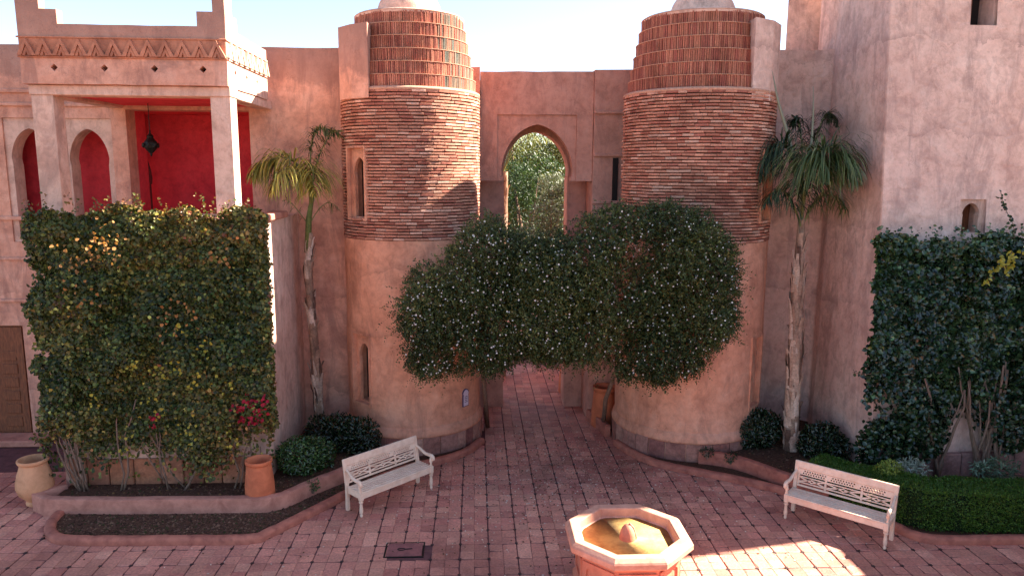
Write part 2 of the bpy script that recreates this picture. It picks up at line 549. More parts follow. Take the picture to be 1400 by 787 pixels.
solid = [(-7.5, 12.9), (-3.8, 12.9), (-3.8, 16), (-7.5, 16)]

def project(x, y, z):
    d = Vector((x, y, z - EYE))
    dep = d.dot(fw)
    return 700 + 993.9 * d.dot(ax) / dep, 393.5 - 993.9 * d.dot(ay) / dep

def tile_geo(cx, cy, w, h, top, rx, ry, ch):
    """open-bottomed bevelled slab"""
    x0, x1, y0, y1 = cx - w / 2, cx + w / 2, cy - h / 2, cy + h / 2
    b = .005
    def zz(x, y): return top + (x - cx) * rx + (y - cy) * ry
    o = [(x0, y0), (x1, y0), (x1, y1), (x0, y1)]
    k = [(x0 + b, y0 + b), (x1 - b, y0 + b), (x1 - b, y1 - b), (x0 + b, y1 - b)]
    vs = [(x, y, -.02) for x, y in o] + [(x, y, zz(x, y) - .004) for x, y in o] + [(x, y, zz(x, y)) for x, y in k]
    if ch is not None:                            # a chipped corner
        p = vs[8 + ch]; q = vs[4 + ch]
        vs[8 + ch] = (p[0] + (cx - p[0]) * .25, p[1] + (cy - p[1]) * .25, p[2])
        vs[4 + ch] = (q[0], q[1], -.012)
    fs = []
    for a in (0, 4):
        for i in range(4):
            j = (i + 1) % 4
            fs.append((a + i, a + j, a + 4 + j, a + 4 + i))
    fs.append((8, 9, 10, 11))
    return vs, fs

TILE_C = [(0.609, 0.253, 0.178), (0.575, 0.23, 0.167), (0.644, 0.276, 0.196), (0.54, 0.207, 0.155), (0.621, 0.265, 0.184), (0.586, 0.236, 0.172), (0.667, 0.305, 0.213), (0.506, 0.184, 0.138)]
tiles = []
strips = MB()
for i in range(-34, 28):
    for j in range(-19, 29):
        x0, y0 = GX + i * S, GY + j * S
        off = 0.0
        if 2 < j and x0 < -7.6: continue
        for a in (0, 1):
            for b in (0, 1):
                cx, cy = x0 + off + .009 + .108 + a * .2165, y0 + .005 + .11 + b * .2205
                if inpoly(cx, cy, bed_l) or inpoly(cx, cy, bed_r) or inpoly(cx, cy, solid): continue
                if cy > 16.2 and not (.0 < cx < 3.2): continue
                if cy > 24: continue
                if cx < -3.5 and cy > 15.8: continue
                px, py = project(cx, cy, 0)
                if px < -260 or px > 1660 or py > 1000: continue
                if -1.44 < cx < -.80 and 10.5 < cy < 11.0: continue
                tiles.append((cx, cy, px, py))
        if inpoly(x0, y0, bed_l) or inpoly(x0, y0, bed_r) or y0 > 15.5: continue
        strips.box(x0 + off - .024, x0 + off + .024, y0 - .022, y0 + .026, -.02, .0045, 0, c=(.045, .02, .02))
st_o = strips.build('paving_inset', M['tile'], paving)
st_o['kind'] = 'stuff'
vis = [t for t in tiles if 0 < t[2] < 1400 and t[3] < 780 and not (765 < t[2] < 960 and t[3] > 690)]
vis.sort(key=lambda t: -t[3])
solo = set((t[0], t[1]) for t in vis[:300])
tmesh = []
for k in range(10):
    c = random.choice(TILE_C); f = random.uniform(.85, 1.15)
    b = MB()
    vs, fs = tile_geo(0, 0, .2135, .2165, 0, random.uniform(-.012, .012), random.uniform(-.012, .012), random.choice([None, None, 0, 1, 2, 3]))
    b.add(vs, fs, tuple(x * f for x in c))
    o = b.build('paving_tile', M['tile'])
    tmesh.append(o.data)
    bpy.data.objects.remove(o)
rest = MB()
for cx, cy, px, py in tiles:
    if (cx, cy) in solo:
        link('paving_tile', random.choice(tmesh), paving, (cx + random.uniform(-.003, .003), cy + random.uniform(-.003, .003), random.uniform(-.004, .003)), (0, 0, random.uniform(-.012, .012)))
    else:
        c = random.choice(TILE_C); f = random.uniform(.82, 1.15)
        vs, fs = tile_geo(cx + random.uniform(-.003, .003), cy + random.uniform(-.003, .003), .2135, .2165, random.uniform(-.004, .003), random.uniform(-.014, .014), random.uniform(-.014, .014), random.choice([None] * 3 + [0, 1, 2, 3]))
        rest.add(vs, fs, tuple(x * f for x in c))
ro = rest.build('paving_tile_field', M['tile'], paving)
ro['kind'] = 'stuff'

# ------------------------------------------------------------------ planting beds and kerbs
def sheet(name, poly, z, mat):
    b = MB()
    b.ext(poly, [], z - .12, z, 'z')
    return tag(b.build(name, mat), kind='structure')

def band(path, w, z0, z1, b=.03, rnd=False):
    """low wall or kerb that follows a path on the ground, rounded on top"""
    mb = MB()
    P = [Vector((p[0], p[1], 0)) for p in path]
    Q = []
    for i in range(len(P) - 1):
        L = (P[i + 1] - P[i]).length
        k = max(1, int(L / .14))
        for j in range(k):
            t = j / k
            a, bb, c, d = P[max(i - 1, 0)], P[i], P[i + 1], P[min(i + 2, len(P) - 1)]
            cr = .5 * ((2 * bb) + (c - a) * t + (2 * a - 5 * bb + 4 * c - d) * t * t + (3 * bb - a - 3 * c + d) * t ** 3)
            Q.append(cr)
    Q.append(P[-1])
    prof = [(-w / 2, z0), (-w / 2, z1 - b), (-w / 2 + b * .3, z1 - b * .3), (-w / 2 + b, z1), (w / 2 - b, z1), (w / 2 - b * .3, z1 - b * .3), (w / 2, z1 - b), (w / 2, z0)]
    n = len(prof)
    vs, fs = [], []
    for i, p in enumerate(Q):
        t = (Q[min(i + 1, len(Q) - 1)] - Q[max(i - 1, 0)]).normalized()
        s = Vector((-t.y, t.x, 0))
        ww = random.uniform(-.005, .005); hh = random.uniform(-.005, .005)
        for u, z in prof: vs.append(p + s * (u + ww) + Vector((0, 0, z + (hh if z > z0 else 0))))
    for i in range(len(Q) - 1):
        for k in range(n - 1):
            fs.append((i * n + k, (i + 1) * n + k, (i + 1) * n + k + 1, i * n + k + 1))
    fs.append(tuple(range(n))); fs.append(tuple((len(Q) - 1) * n + k for k in range(n - 1, -1, -1)))
    return mb.add(vs, fs)

sheet('bed_soil_lower', KERB_L[:-1] + [(-.3, 15.0), (-2.0, 14.6), (-2.4, 13.4), (-3.3, 12.35), (-3.7, 12.15), (-7.2, 12.25)], .055, M['soil'])
sheet('bed_soil_upper', [(-7.34, 12.95), (-7.34, 12.25), (-3.62, 12.13), (-3.42, 12.25), (-2.55, 13.3), (-1.8, 14.4), (-1.9, 15.85), (-7.3, 15.85)], .235, M['soil'])
sheet('bed_soil_right', [(3.2, 15.0), (3.75, 13.98), (4.42, 13.52), (5.05, 13.16), (5.85, 12.55), (6.55, 11.9), (7.05, 11.25), (7.3, 10.82), (8, 10.7), (11.1, 10.68), (11.1, 14), (7, 16), (3.2, 16)], .055, M['soil'])
sheet('bed_soil_right_upper', [(4.6, 14.0), (5.02, 13.83), (5.46, 13.44), (6.02, 12.66), (6.45, 12.28), (8.5, 12.3), (8.5, 15.9), (4.6, 15.9)], .235, M['soil'])
tag(band(KERB_L, .17, -.01, .12, .05).build('kerb', M['kerb'], smooth=True, angle=50), kind='structure')
tag(band(KERB_R, .17, -.01, .12, .05).build('kerb', M['kerb'], smooth=True, angle=50), kind='structure')
tag(band(WALL_L, .17, -.01, .31, .02).build('planter_wall', M['kerb_top'], smooth=True, angle=40), 'low pink rendered wall of the raised bed under the square vine', 'planter wall')
tag(band(WALL_R, .16, -.01, .31, .02).build('planter_wall', M['kerb'], smooth=True, angle=40), 'low dark red wall of the raised bed by the taller leaning-leaf palm', 'planter wall')

def scatter_clods(name, poly, z, n, cols, smin=.012, smax=.04):
    xs = [p[0] for p in poly]; ys = [p[1] for p in poly]
    mb = MB()
    k = 0
    while k < n:
        x, y = random.uniform(min(xs), max(xs)), random.uniform(min(ys), max(ys))
        if not inpoly(x, y, poly): continue
        k += 1
        s = random.uniform(smin, smax) * random.uniform(.5, 1)
        vs = []
        for a in range(5):
            t = a * 1.2566 + random.uniform(-.3, .3)
            vs.append((x + s * math.cos(t) * random.uniform(.7, 1.2), y + s * math.sin(t) * random.uniform(.7, 1.2), z - .004))
        vs.append((x, y, z + s * random.uniform(.4, .9)))
        mb.add(vs, [(a, (a + 1) % 5, 5) for a in range(5)], random.choice(cols))
    return tag(mb.build(name, M['clod']), kind='stuff')
CL = [(.10, .05, .035), (.06, .03, .022), (.16, .085, .06), (.05, .05, .02), (.2, .11, .07)]
tag(scatter_clods('soil_clods', [(-7.0, 11.3), (-3.6, 11.2), (-2.4, 12.75), (-1.2, 14.0), (-2.0, 13.6), (-3.5, 12.1), (-7.0, 12.1)], .055, 2600, CL), 'clods of brown soil and leaf litter in the narrow kerbed bed', 'soil')
tag(scatter_clods('leaf_litter', [(-7.2, 12.3), (-3.6, 12.2), (-2.2, 13.8), (-2, 15), (-3.7, 15.5), (-3.7, 12.8), (-7.2, 12.8)], .235, 1200, CL + [(.22, .12, .05)]), 'leaf litter on the raised bed at the foot of the square vine', 'leaf litter')
tag(scatter_clods('leaf_litter', [(4.7, 14.0), (5.4, 13.5), (6.1, 12.7), (7.2, 12.5), (7.4, 15.5), (5, 15.5)], .235, 1000, CL + [(.22, .12, .05)]), 'leaf litter on the raised bed around the palm with the thick trunk', 'leaf litter')

# fallen petals and leaves over the paving
n = 3000
px_ = np.concatenate([RNG.uniform(-6.5, 7, 450), RNG.normal(1.6, 1.9, n - 450)])
py_ = np.concatenate([RNG.uniform(9.2, 14.5, 450), RNG.normal(13.7, 1.5, n - 450)])
ok = np.array([not (inpoly(x, y, bed_l) or inpoly(x, y, bed_r)) and (y < 14.5 or .3 < x < 2.9) for x, y in zip(px_, py_)])
px_, py_ = px_[ok], py_[ok]
P = np.stack([px_, py_, np.full(len(px_), .006)], 1)
a = RNG.uniform(0, 6.28, len(P))
A = np.stack([np.cos(a), np.sin(a), np.zeros(len(P)) + .08], 1)
N = np.stack([RNG.normal(0, .2, len(P)), RNG.normal(0, .2, len(P)), np.ones(len(P))], 1)
cc = np.where(RNG.random(len(P))[:, None] < .45, np.array([[.8, .74, .70]]), np.array([[.10, .06, .03]])) * RNG.uniform(.6, 1, (len(P), 1))
tag(leaves('fallen_petals', P, A, N, RNG.uniform(.02, .045, len(P)), RNG.uniform(.014, .03, len(P)), cc, M['petal'], fold=.2), 'white petals and dry leaves strewn over the red paving', 'petals', kind='stuff')

# ------------------------------------------------------------------ gate towers
BRICK_C = [(.56, .25, .165), (.60, .28, .185), (.52, .215, .14), (.64, .32, .22), (.47, .175, .115), (.55, .24, .16), (.70, .40, .29), (.40, .145, .10), (.58, .26, .175)]
CROWN_C = [(.42, .15, .095), (.47, .18, .11), (.37, .12, .08), (.50, .20, .13), (.32, .10, .07), (.44, .16, .10)]
def brick_meshes(w, h, d, cols, nm, n=14):
    out = []
    for k in range(n):
        b = MB()
        f = random.uniform(.85, 1.15)
        c = tuple(x * f for x in cols[k % len(cols)])
        vs, fs = brick_geo(w, h, d)
        b.add(vs, fs, c)
        o = b.build(nm, M['brick'])
        out.append(o.data)
        bpy.data.objects.remove(o)
    return out

def brick_geo(w, h, d):
    """open-backed brick, front at -y, its face worn at the corners"""
    j = lambda a: random.uniform(-a, a)
    q = [(-w / 2, -h / 2), (w / 2, -h / 2), (w / 2, h / 2), (-w / 2, h / 2)]
    b = min(w, h) * .12
    vs = [(x, d * .5, z) for x, z in q] + [(x + j(.002), -d * .5 + .004, z + j(.002)) for x, z in q]
    vs += [(x - math.copysign(b, x), -d * .5 + j(.002), z - math.copysign(b, z)) for x, z in q]
    fs = []
    for a in (0, 4):
        for i in range(4):
            k = (i + 1) % 4
            fs.append((a + i, a + k, a + 4 + k, a + 4 + i))
    fs.append((8, 9, 10, 11))
    return vs, fs

def cyl_wall(name, r, z0, z1, th0, th1, holes, mat, parent, nth=90, dz=.25, amp=.012, seed=0, top_r=None):
    """part of a cylinder seen from outside; theta 0 faces -y; holes: (tha, thb, za, zb)"""
    ts = sorted(set([th0 + (th1 - th0) * i / nth for i in range(nth + 1)] + [t for h in holes for t in h[:2]]))
    nz = max(2, int((z1 - z0) / dz))
    zs = sorted(set([z0 + (z1 - z0) * i / nz for i in range(nz + 1)] + [z for h in holes for z in h[2:4]]))
    mb = MB()
    vs, fs = [], []
    for z in zs:
        f = (z - z0) / (z1 - z0)
        for t in ts:
            rr = r + ((top_r or r) - r) * f + amp * (math.sin(3.1 * t + z * 2.3 + seed) * .5 + math.sin(7.7 * t - z * 3.9 + seed * 2) * .35 + math.sin(13 * t + z * 9) * .15)
            vs.append((rr * math.sin(t), -rr * math.cos(t), z))
    n = len(ts)
    for i in range(len(zs) - 1):
        for k in range(n - 1):
            tm, zm = (ts[k] + ts[k + 1]) / 2, (zs[i] + zs[i + 1]) / 2
            if any(h[0] < tm < h[1] and h[2] < zm < h[3] for h in holes): continue
            fs.append((i * n + k, i * n + k + 1, (i + 1) * n + k + 1, (i + 1) * n + k))
    mb.add(vs, fs)
    return mb.build(name, mat, parent, smooth=True)

def niche(parent, r, thc, hw, z0, z1, mat, inset=.11):
    """box recess in the tower: reveals, then a plaster panel pierced by a pointed window"""
    Mx = Matrix.Rotation(thc, 4, 'Z')
    yf, yb = -(r + .02) * math.cos(hw / r), -r + inset
    w = r * math.sin(hw / r)
    rv = MB()
    for s in (-1, 1):
        rv.box(min(s * w, s * (w + .05)), max(s * w, s * (w + .05)), yf, yb + .29, z0 - .05, z1 + .05, M=Mx)
    rv.box(-w, w, yf, yb + .29, z0 - .05, z0, M=Mx)
    rv.box(-w, w, yf, yb + .29, z1, z1 + .05, M=Mx)
    rv.build('window_reveal', mat, parent)
    pn = MB()
    outer = [(-w, z0), (w, z0), (w, z1), (-w, z1)]
    H = z1 - z0
    pn.ext(outer, [arch(0, w * .72, z0 + .02, z0 + H * .60, z1 - H * .13, 8, .03)], yb, yb + .07, 'y', M=Mx)
    win = pn.build('window', mat, parent)
    bk = MB()
    bk.box(-w, w, yb + .24, yb + .27, z0, z1, M=Mx)  # back sheet, coloured dark for the shade inside the window
    bk.build('window_back', M['window_back'], win)
    return win

def tower(T, label, win_th, seed, green):
    cx, cy, r = T
    t = empty('gate_tower', (cx, cy, 0), 0, label, 'tower', 'brick-topped gate towers')
    zb, zt, z9 = 4.52, 7.46, 9.0
    hw = .27
    wins = [(win_th - hw / r, win_th + hw / r, 4.95, 6.34), (win_th - hw / r, win_th + hw / r, 1.06, 2.52)]
    cyl_wall('wall', r, .47, zb, R(-150), R(150), wins[1:], M['tower'], t, seed=seed, amp=.014)
    lip = MB()
    lip.lathe([(r + .06, .43), (r + .07, .47), (r + .055, .52), (r + .012, .64), (r - .02, .65)], 72)
    lip.build('base_moulding', M['tower'], t, smooth=True)
    cyl_wall('brick_core', r - .045, zb - .02, zt, R(-150), R(150), wins[:1], M['mortar'], t, amp=0)
    for w_ in wins: niche(t, r, win_th, hw, w_[2], w_[3], M['tower'])
    # thin bricks, course by course
    nc = 47
    ph = (zt - zb) / nc
    bm = brick_meshes(.212, ph * .67, .075, BRICK_C, 'brick')
    cam_th = math.atan2(0 - cx, cy)              # direction of the camera seen from the tower
    items = []
    for k in range(nc):
        z = zb + (k + .5) * ph
        th = R(-100) + random.uniform(0, .1) + (k % 2) * .075
        while th < R(100):
            L = random.choice([.212, .26, .235, .17, .235])
            a_, b_ = th, th + L / r
            if wins[0][2] - .02 < z < wins[0][3] + .02:       # cut bricks against the window opening
                w0, w1 = wins[0][0] - .012, wins[0][1] + .012
                if a_ < w0 < b_: b_ = w0
                elif a_ < w1 < b_: a_ = w1
                elif w0 <= a_ and b_ <= w1: b_ = a_
            if (b_ - a_) * r > .03: items.append(((a_ + b_) / 2, z, (b_ - a_) * r))
            th += (L + .006) / r
    cand = sorted([i for i in items if 5.35 < i[1] < 7.4], key=lambda i: abs(i[0] - cam_th))
    solo_b = set(cand[:300])
    rest = MB()
    for it in items:
        th, z, L = it
        rr = r - .028 + random.uniform(-.006, .005)
        jz = random.uniform(-.004, .004)
        tl = random.uniform(-.02, .02)
        if it in solo_b:
            o = link('brick', random.choice(bm), t, (rr * math.sin(th), -rr * math.cos(th), z + jz), (0, tl, th))
            o.scale = (L / .212, 1, 1)
        else:
            vs, fs = brick_geo(L, ph * .67, .075)
            Mx = Matrix.Translation((rr * math.sin(th), -rr * math.cos(th), z + jz)) @ Matrix.Rotation(th, 4, 'Z') @ Matrix.Rotation(tl, 4, 'Y')
            f = random.uniform(.85, 1.15)
            rest.add([Mx @ Vector(p) for p in vs], fs, tuple(x * f for x in random.choice(BRICK_C)))
    o = rest.build('brick_field', M['brick'], t); o['kind'] = 'stuff'
    # shoulder and stepped crown of upright bricks
    sh = MB()
    sh.lathe([(r - .01, zt - .02), (r + .015, zt), (r + .01, zt + .035), (r - .04, zt + .06), (r * .9, zt + .07)], 72)
    sh.build('shoulder_ring', M['mortar_pale'], t, smooth=True)
    rb, rt, nt_ = r - .085, r - .33, 6
    th_ = (z9 - zt - .05) / nt_
    cm = brick_meshes(.034, th_ * .90, .06, CROWN_C, 'crown_brick')
    core = MB()
    prof, ledg = [], []
    items = []
    for k in range(nt_):
        rk = rb + (rt - rb) * k / (nt_ - 1)
        z0, z1 = zt + .05 + k * th_, zt + .05 + (k + 1) * th_
        prof += [(rk - .028, z0), (rk - .028, z1)]
        ledg.append((rk, z0, z1))
        nb = int(2 * math.pi * rk / .0425)
        for q in range(nb):
            items.append((2 * math.pi * (q + .2 * random.random()) / nb - math.pi, (z0 + z1) / 2 - .006, rk))
    core.lathe(prof, 72)
    core.build('crown_core', M['mortar_warm'], t, smooth=False)
    for rk, z0, z1 in ledg:
        lg = MB()
        lg.lathe([(rk - .05, z1 - .018), (rk + .012, z1 - .016), (rk + .014, z1 - .004), (rk - .05, z1 + .004)], 72, wob=.0015)
        lg.build('tier_lip', M['mortar_pale'], t, smooth=True)
    solo_c = set(sorted(items, key=lambda i: abs(i[0] - cam_th))[:300])
    rest = MB()
    GREEN = [(.20, .15, .11), (.15, .15, .12), (.26, .17, .12)]
    for it in items:
        th, z, rk = it
        rr = rk - .026 + random.uniform(-.007, .006)
        isg = green and R(32) < th < R(72) and random.random() < .6
        if it in solo_c and not isg:
            link('crown_brick', random.choice(cm), t, (rr * math.sin(th), -rr * math.cos(th), z + random.uniform(-.004, .004)), (0, random.uniform(-.03, .03), th))
        else:
            vs, fs = brick_geo(.034, th_ * .90, .06)
            Mx = Matrix.Translation((rr * math.sin(th), -rr * math.cos(th), z)) @ Matrix.Rotation(th, 4, 'Z') @ Matrix.Rotation(random.uniform(-.03, .03), 4, 'Y')
            f = random.uniform(.85, 1.15)
            rest.add([Mx @ Vector(p) for p in vs], fs, tuple(x * f for x in random.choice(GREEN if isg else CROWN_C)))
    o = rest.build('crown_brick_field', M['brick'], t); o['kind'] = 'stuff'
    dm = MB()
    pr = [(rt, z9 - .06), (rt + .01, z9 - .02), (rt - .02, z9 + .02), (.70, z9 + .045), (.68, z9 + .06)]
    for i in range(1, 15):
        a = i / 14 * math.pi / 2
        pr.append((.67 * math.cos(a) ** .95, z9 + .06 + .60 * math.sin(a)))
    pr[-1] = (.0, pr[-1][1])
    dm.lathe(pr, 48, wob=.004)
    dm.build('dome', M['pale'], t, smooth=True, angle=40)
    # plinth of upright stone slabs
    th = R(-112)
    while th < R(112):
        L = random.uniform(.22, .46)
        dth = L / (r + .05)
        c = random.choice([(.40, .195, .145), (.34, .15, .115), (.45, .24, .18), (.28, .115, .095), (.37, .18, .14)])
        sl = MB()
        k = max(2, int(L / .1))
        hi = .46 + random.uniform(-.012, .012)
        ro_ = r + .055 + random.uniform(-.012, .012)
        prof = [(r - .05, .0), (ro_, .0), (ro_, hi - .012), (ro_ - .012, hi), (r - .05, hi)]
        vs, fs = [], []
        for i in range(k + 1):
            a = th + .006 + (dth - .012) * i / k
            for rr, z in prof: vs.append((rr * math.sin(a), -rr * math.cos(a), z))
        n = len(prof)
        for i in range(k):
            for q in range(n - 1): fs.append((i * n + q, (i + 1) * n + q, (i + 1) * n + q + 1, i * n + q + 1))
        fs.append(tuple(range(n))); fs.append(tuple(k * n + q for q in range(n - 1, -1, -1)))
        sl.add(vs, fs, c)
        sl.build('plinth_stone', M['stone'], t)
        th += dth
    pm = MB()
    pm.lathe([(r + .035, 0), (r + .035, .44)], 72)
    pm.build('plinth_mortar', M['mortar_pale'], t, smooth=True)
    return t

tower(TL, 'round brick and plaster gate tower carrying the small arched plaque', R(-46), 1.0, True)
tower(TR, 'round brick and plaster gate tower behind the palm with two upright spears', R(50), 4.0, False)

# small arched plaque on the left tower
th = math.asin((-.22 - TL[0]) / TL[2])
pq = empty('plaque', (TL[0] + (TL[2] + .006) * math.sin(th), TL[1] - (TL[2] + .006) * math.cos(th), 1.12), th, 'small white arched ceramic plaque with violet border on the round tower', 'plaque')
b = MB(); b.ext(arch(0, .105, -.19, .06, .2, 8, .012), [], -.014, .012, 'y'); b.build('border', M['ink'], pq)
b = MB(); b.ext(arch(0, .088, -.172, .052, .178, 8, .012), [], -.02, -.0145, 'y'); b.build('face', M['plaque'], pq)
for k in range(4):
    b = MB(); w = [.045, .05, .04, .048][k]
    b.box(-w, w, -.0225, -.0205, .03 - k * .038 - .007, .03 - k * .038 + .007)
    b.build('inscription_line', M['ink'], pq)

# ------------------------------------------------------------------ gateway between the towers
gw = empty('gateway', (1.4, 16.8, 0), 0, 'arched gateway wall spanning between the two round towers', 'gateway')
def into(o, root):
    """parent while keeping world coordinates of the mesh"""
    o.parent = root
    o.matrix_parent_inverse = Matrix.Translation(-Vector(root.location))
    return o
ga = arch(1.42, .83, 5.60, 5.78, 6.96, 12, .05)
b = MB()
b.ext(wob([(.12, 5.69), (.50, 5.69), (.50, 7.17), (2.31, 7.17), (2.31, 5.69), (2.68, 5.69), (2.68, 8.13), (.12, 8.10)], .4), [], 16.80, 17.18, 'y')
into(b.build('arch_screen', M['gate']), gw)
# inset panel that carries the arch: one outline from the left foot over the arch
pts = [p for p in ga if p[1] > 5.7]
rt_ = [p for p in pts]
outl = [(.503, 5.693), (.503, 7.167), (2.307, 7.167), (2.307, 5.693), (1.42 + .78, 5.693)] + rt_ + [(1.42 - .78, 5.693)]
b = MB(); b.ext(outl, [], 16.85, 17.15, 'y'); into(b.build('arch_panel', M['gate']), gw)
b = MB(); b.ext(wob([(-.22, 0), (.115, 0), (.115, 8.17), (-.22, 8.15)], .6), [], 16.6, 18.9, 'y'); into(b.build('pier', M['gate']), gw)
# pier on the right with string courses
b = MB(); b.ext(wob([(2.69, 0), (3.6, 0), (3.6, 8.18), (2.69, 8.16)], .6), [], 16.72, 18.9, 'y'); into(b.build('pier', M['gate']), gw)
for z in (5.22, 6.28, 7.23):
    b = MB(); b.box(2.70, 3.62, 16.66, 16.80, z - .035, z + .035, .012); into(b.build('string_course', M['gate']), gw)
b = MB(); b.box(3.14, 3.26, 16.69, 16.9, 4.8, 6.22); into(b.build('slit_window', M['dark']), gw)  # solid block, the slot's shade put into its colour
# back wall of the gatehouse with its own pointed opening
b = MB()
b.ext(wob([(.115, 0), (.70, 0), (.70, 5.78)], .9, .004, False) + [p for p in arch(1.47, .80, 5.7, 5.78, 6.86, 12, .04)][::-1][1:-1] + [(2.24, 5.78), (2.24, 0), (2.69, 0), (2.69, 8.02), (.115, 8.02)], [], 17.75, 18.4, 'y')
into(b.build('inner_wall', M['gate']), gw)
b = MB(); b.ext([(.118, 7.6), (2.687, 7.6), (2.687, 7.8), (.118, 7.8)], [], 17.19, 17.74, 'y'); into(b.build('passage_ceiling', M['gate']), gw)

# pier blocks on the towers' shoulders
for poly, z1, mt_, lb in (([(-2.72, 15.24), (-2.42, 14.88), (-2.06, 14.62), (-1.9, 16.6), (-2.74, 16.6)], 8.70, 'salmon', 'plain plaster block beside the domed crown of the plaqued tower'),
                          ([(5.30, 14.08), (5.76, 14.36), (6.08, 14.78), (6.2, 16.7), (5.4, 16.7)], 8.80, 'pink', 'plain plaster block beside the domed crown of the tower by the tall pink building')):
    b = MB()
    b.ext(wob(poly, .3), [], 7.3, z1, 'z')
    tag(b.build('shoulder_block', M[mt_]), lb, 'parapet block')

# ------------------------------------------------------------------ left wing with its roofed terrace
lw = empty('terrace_house', (-5.6, 14.4, 0), 0, 'salmon plaster house with a columned red terrace and zigzag parapet', 'house')
FY = 15.9
b = MB()
h2 = [(-8.60, 4.36), (-7.58, 4.36), (-7.58, 6.93), (-8.60, 6.93)]
h1 = [(-9.78, 4.36), (-8.76, 4.36), (-8.76, 6.93), (-9.78, 6.93)]
hr = [(-7.27, 4.32), (-4.74, 4.32), (-4.74, 7.12), (-7.27, 7.12)]
hd = [(-11.0, .02), (-9.78, .02), (-9.78, 2.55), (-11.0, 2.55)]
b.ext(wob([(-16, 0), (-1.2, 0), (-1.2, 8.42), (-16, 8.37)], .5, .01), [h1, h2, hr, hd], FY, FY + .42, 'y')
into(b.build('wall', M['salmon']), lw)
for cx in (-9.27, -8.09):
    b = MB()
    b.ext([(cx - .507, 4.362), (cx + .507, 4.362), (cx + .507, 6.927), (cx - .507, 6.927)], [arch(cx, .41, 4.42, 5.98, 6.72, 10, .025)], FY + .04, FY + .4, 'y')
    into(b.build('arch_panel', M['pale']), lw)
# red room behind the openings
b = MB()
b.ext([(-11.5, 4.3), (-4.5, 4.3), (-4.5, 7.4), (-11.5, 7.4)], [arch(-7.85, .36, 4.32, 5.55, 6.42, 10, .04)], 17.5, 17.7, 'y')
into(b.build('red_back_wall', M['red']), lw)
b = MB(); b.box(-4.738, -4.55, FY + .425, 17.498, 4.3, 7.4); into(b.build('red_side_wall', M['red']), lw)
b = MB(); b.box(-7.35, -7.272, FY + .425, 16.75, 4.3, 7.4); into(b.build('red_side_wall', M['red']), lw)
b = MB(); b.box(-11.5, -11.3, FY + .425, 17.498, 4.3, 7.4); into(b.build('red_side_wall', M['red']), lw)
b = MB(); b.box(-11.29, -7.36, 16.9, 17.0, 4.3, 7.4); into(b.build('red_side_wall', M['red']), lw)
b = MB(); b.box(-11.5, -4.5, FY + .425, 17.498, 7.13, 7.2); into(b.build('room_ceiling', M['red']), lw)
b = MB(); b.box(-11.5, -4.5, FY + .425, 17.498, 4.2, 4.3); into(b.build('room_floor', M['kerb']), lw)
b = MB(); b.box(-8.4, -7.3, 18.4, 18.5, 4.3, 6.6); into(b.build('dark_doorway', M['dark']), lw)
# string courses of the wing left of the terrace
for z, h in ((7.47, .04), (7.20, .035), (4.86, .04), (4.0, .03), (3.1, .035)):
    b = MB(); b.box(-16, -7.75, FY - .05, FY + .02, z - h, z + h, .012); into(b.build('string_course', M['salmon']), lw)
# door
dr = MB(); dr.box(-10.96, -9.82, FY + .10, FY + .16, .03, 2.53); door = into(dr.build('door', M['wood']), lw)
b = MB(); b.ext([(-10.93, .05), (-9.85, .05), (-9.85, 2.5), (-10.93, 2.5)], [arch(-10.39, .42, .15, 1.5, 2.3, 8, .03)], FY + .06, FY + .099, 'y')
o = b.build('door_frame', M['wood']); o.parent = door
for k in range(6):
    b = MB(); b.box(-10.36 + (k % 2) * .02, -10.02, FY + .075, FY + .099, .25 + k * .3, .47 + k * .3, .012); o = b.build('door_panel', M['wood']); o.parent = door
b = MB(); b.box(-11.3, -9.3, 15.35, FY - .003, 0, .14, .02); into(b.build('door_step', M['kerb_top']), lw)
# terrace block under the vine
BX0, BX1, BY = -7.45, -3.8, 12.92
b = MB()
b.ext(wob([(BX0, BY), (BX1 - .06, BY), (BX1, BY + .06), (BX1, FY - .003), (BX0, FY - .003)], .5, .008), [], 0, 4.3, 'z')
into(b.build('terrace_wall', M['pale']), lw)
b = MB()
b.ext([(BX0, BY), (BX1, BY), (BX1, FY - .003), (BX0, FY - .003)], [[(BX0 + .2, BY + .2), (BX1 - .2, BY + .2), (BX1 - .2, FY - .05), (BX0 + .2, FY - .05)]], 4.304, 4.97, 'z')
into(b.build('terrace_parapet', M['pale']), lw)
b = MB(); b.box(BX1 - .25, BX1 + .075, BY - .02, 14.75, 4.974, 5.10, .02); into(b.build('parapet_coping', M['kerb_top']), lw)
b = MB(); b.box(BX0 - .02, BX1 - .255, BY - .05, BY + .22, 4.974, 5.06, .02); into(b.build('parapet_coping', M['kerb_top']), lw)
# orange plinth blocks at the foot of the vine
x = BX0 + .1
while x < BX1 - .2:
    w = random.uniform(.3, .5)
    b = MB(); b.box(x, min(x + w - .02, BX1), BY - .07, BY - .004, .2, .72 + random.uniform(-.02, .02), .015, c=random.choice([(.42, .17, .09), (.36, .14, .08), (.48, .21, .12)]))
    into(b.build('plinth_block', M['stone']), lw); x += w
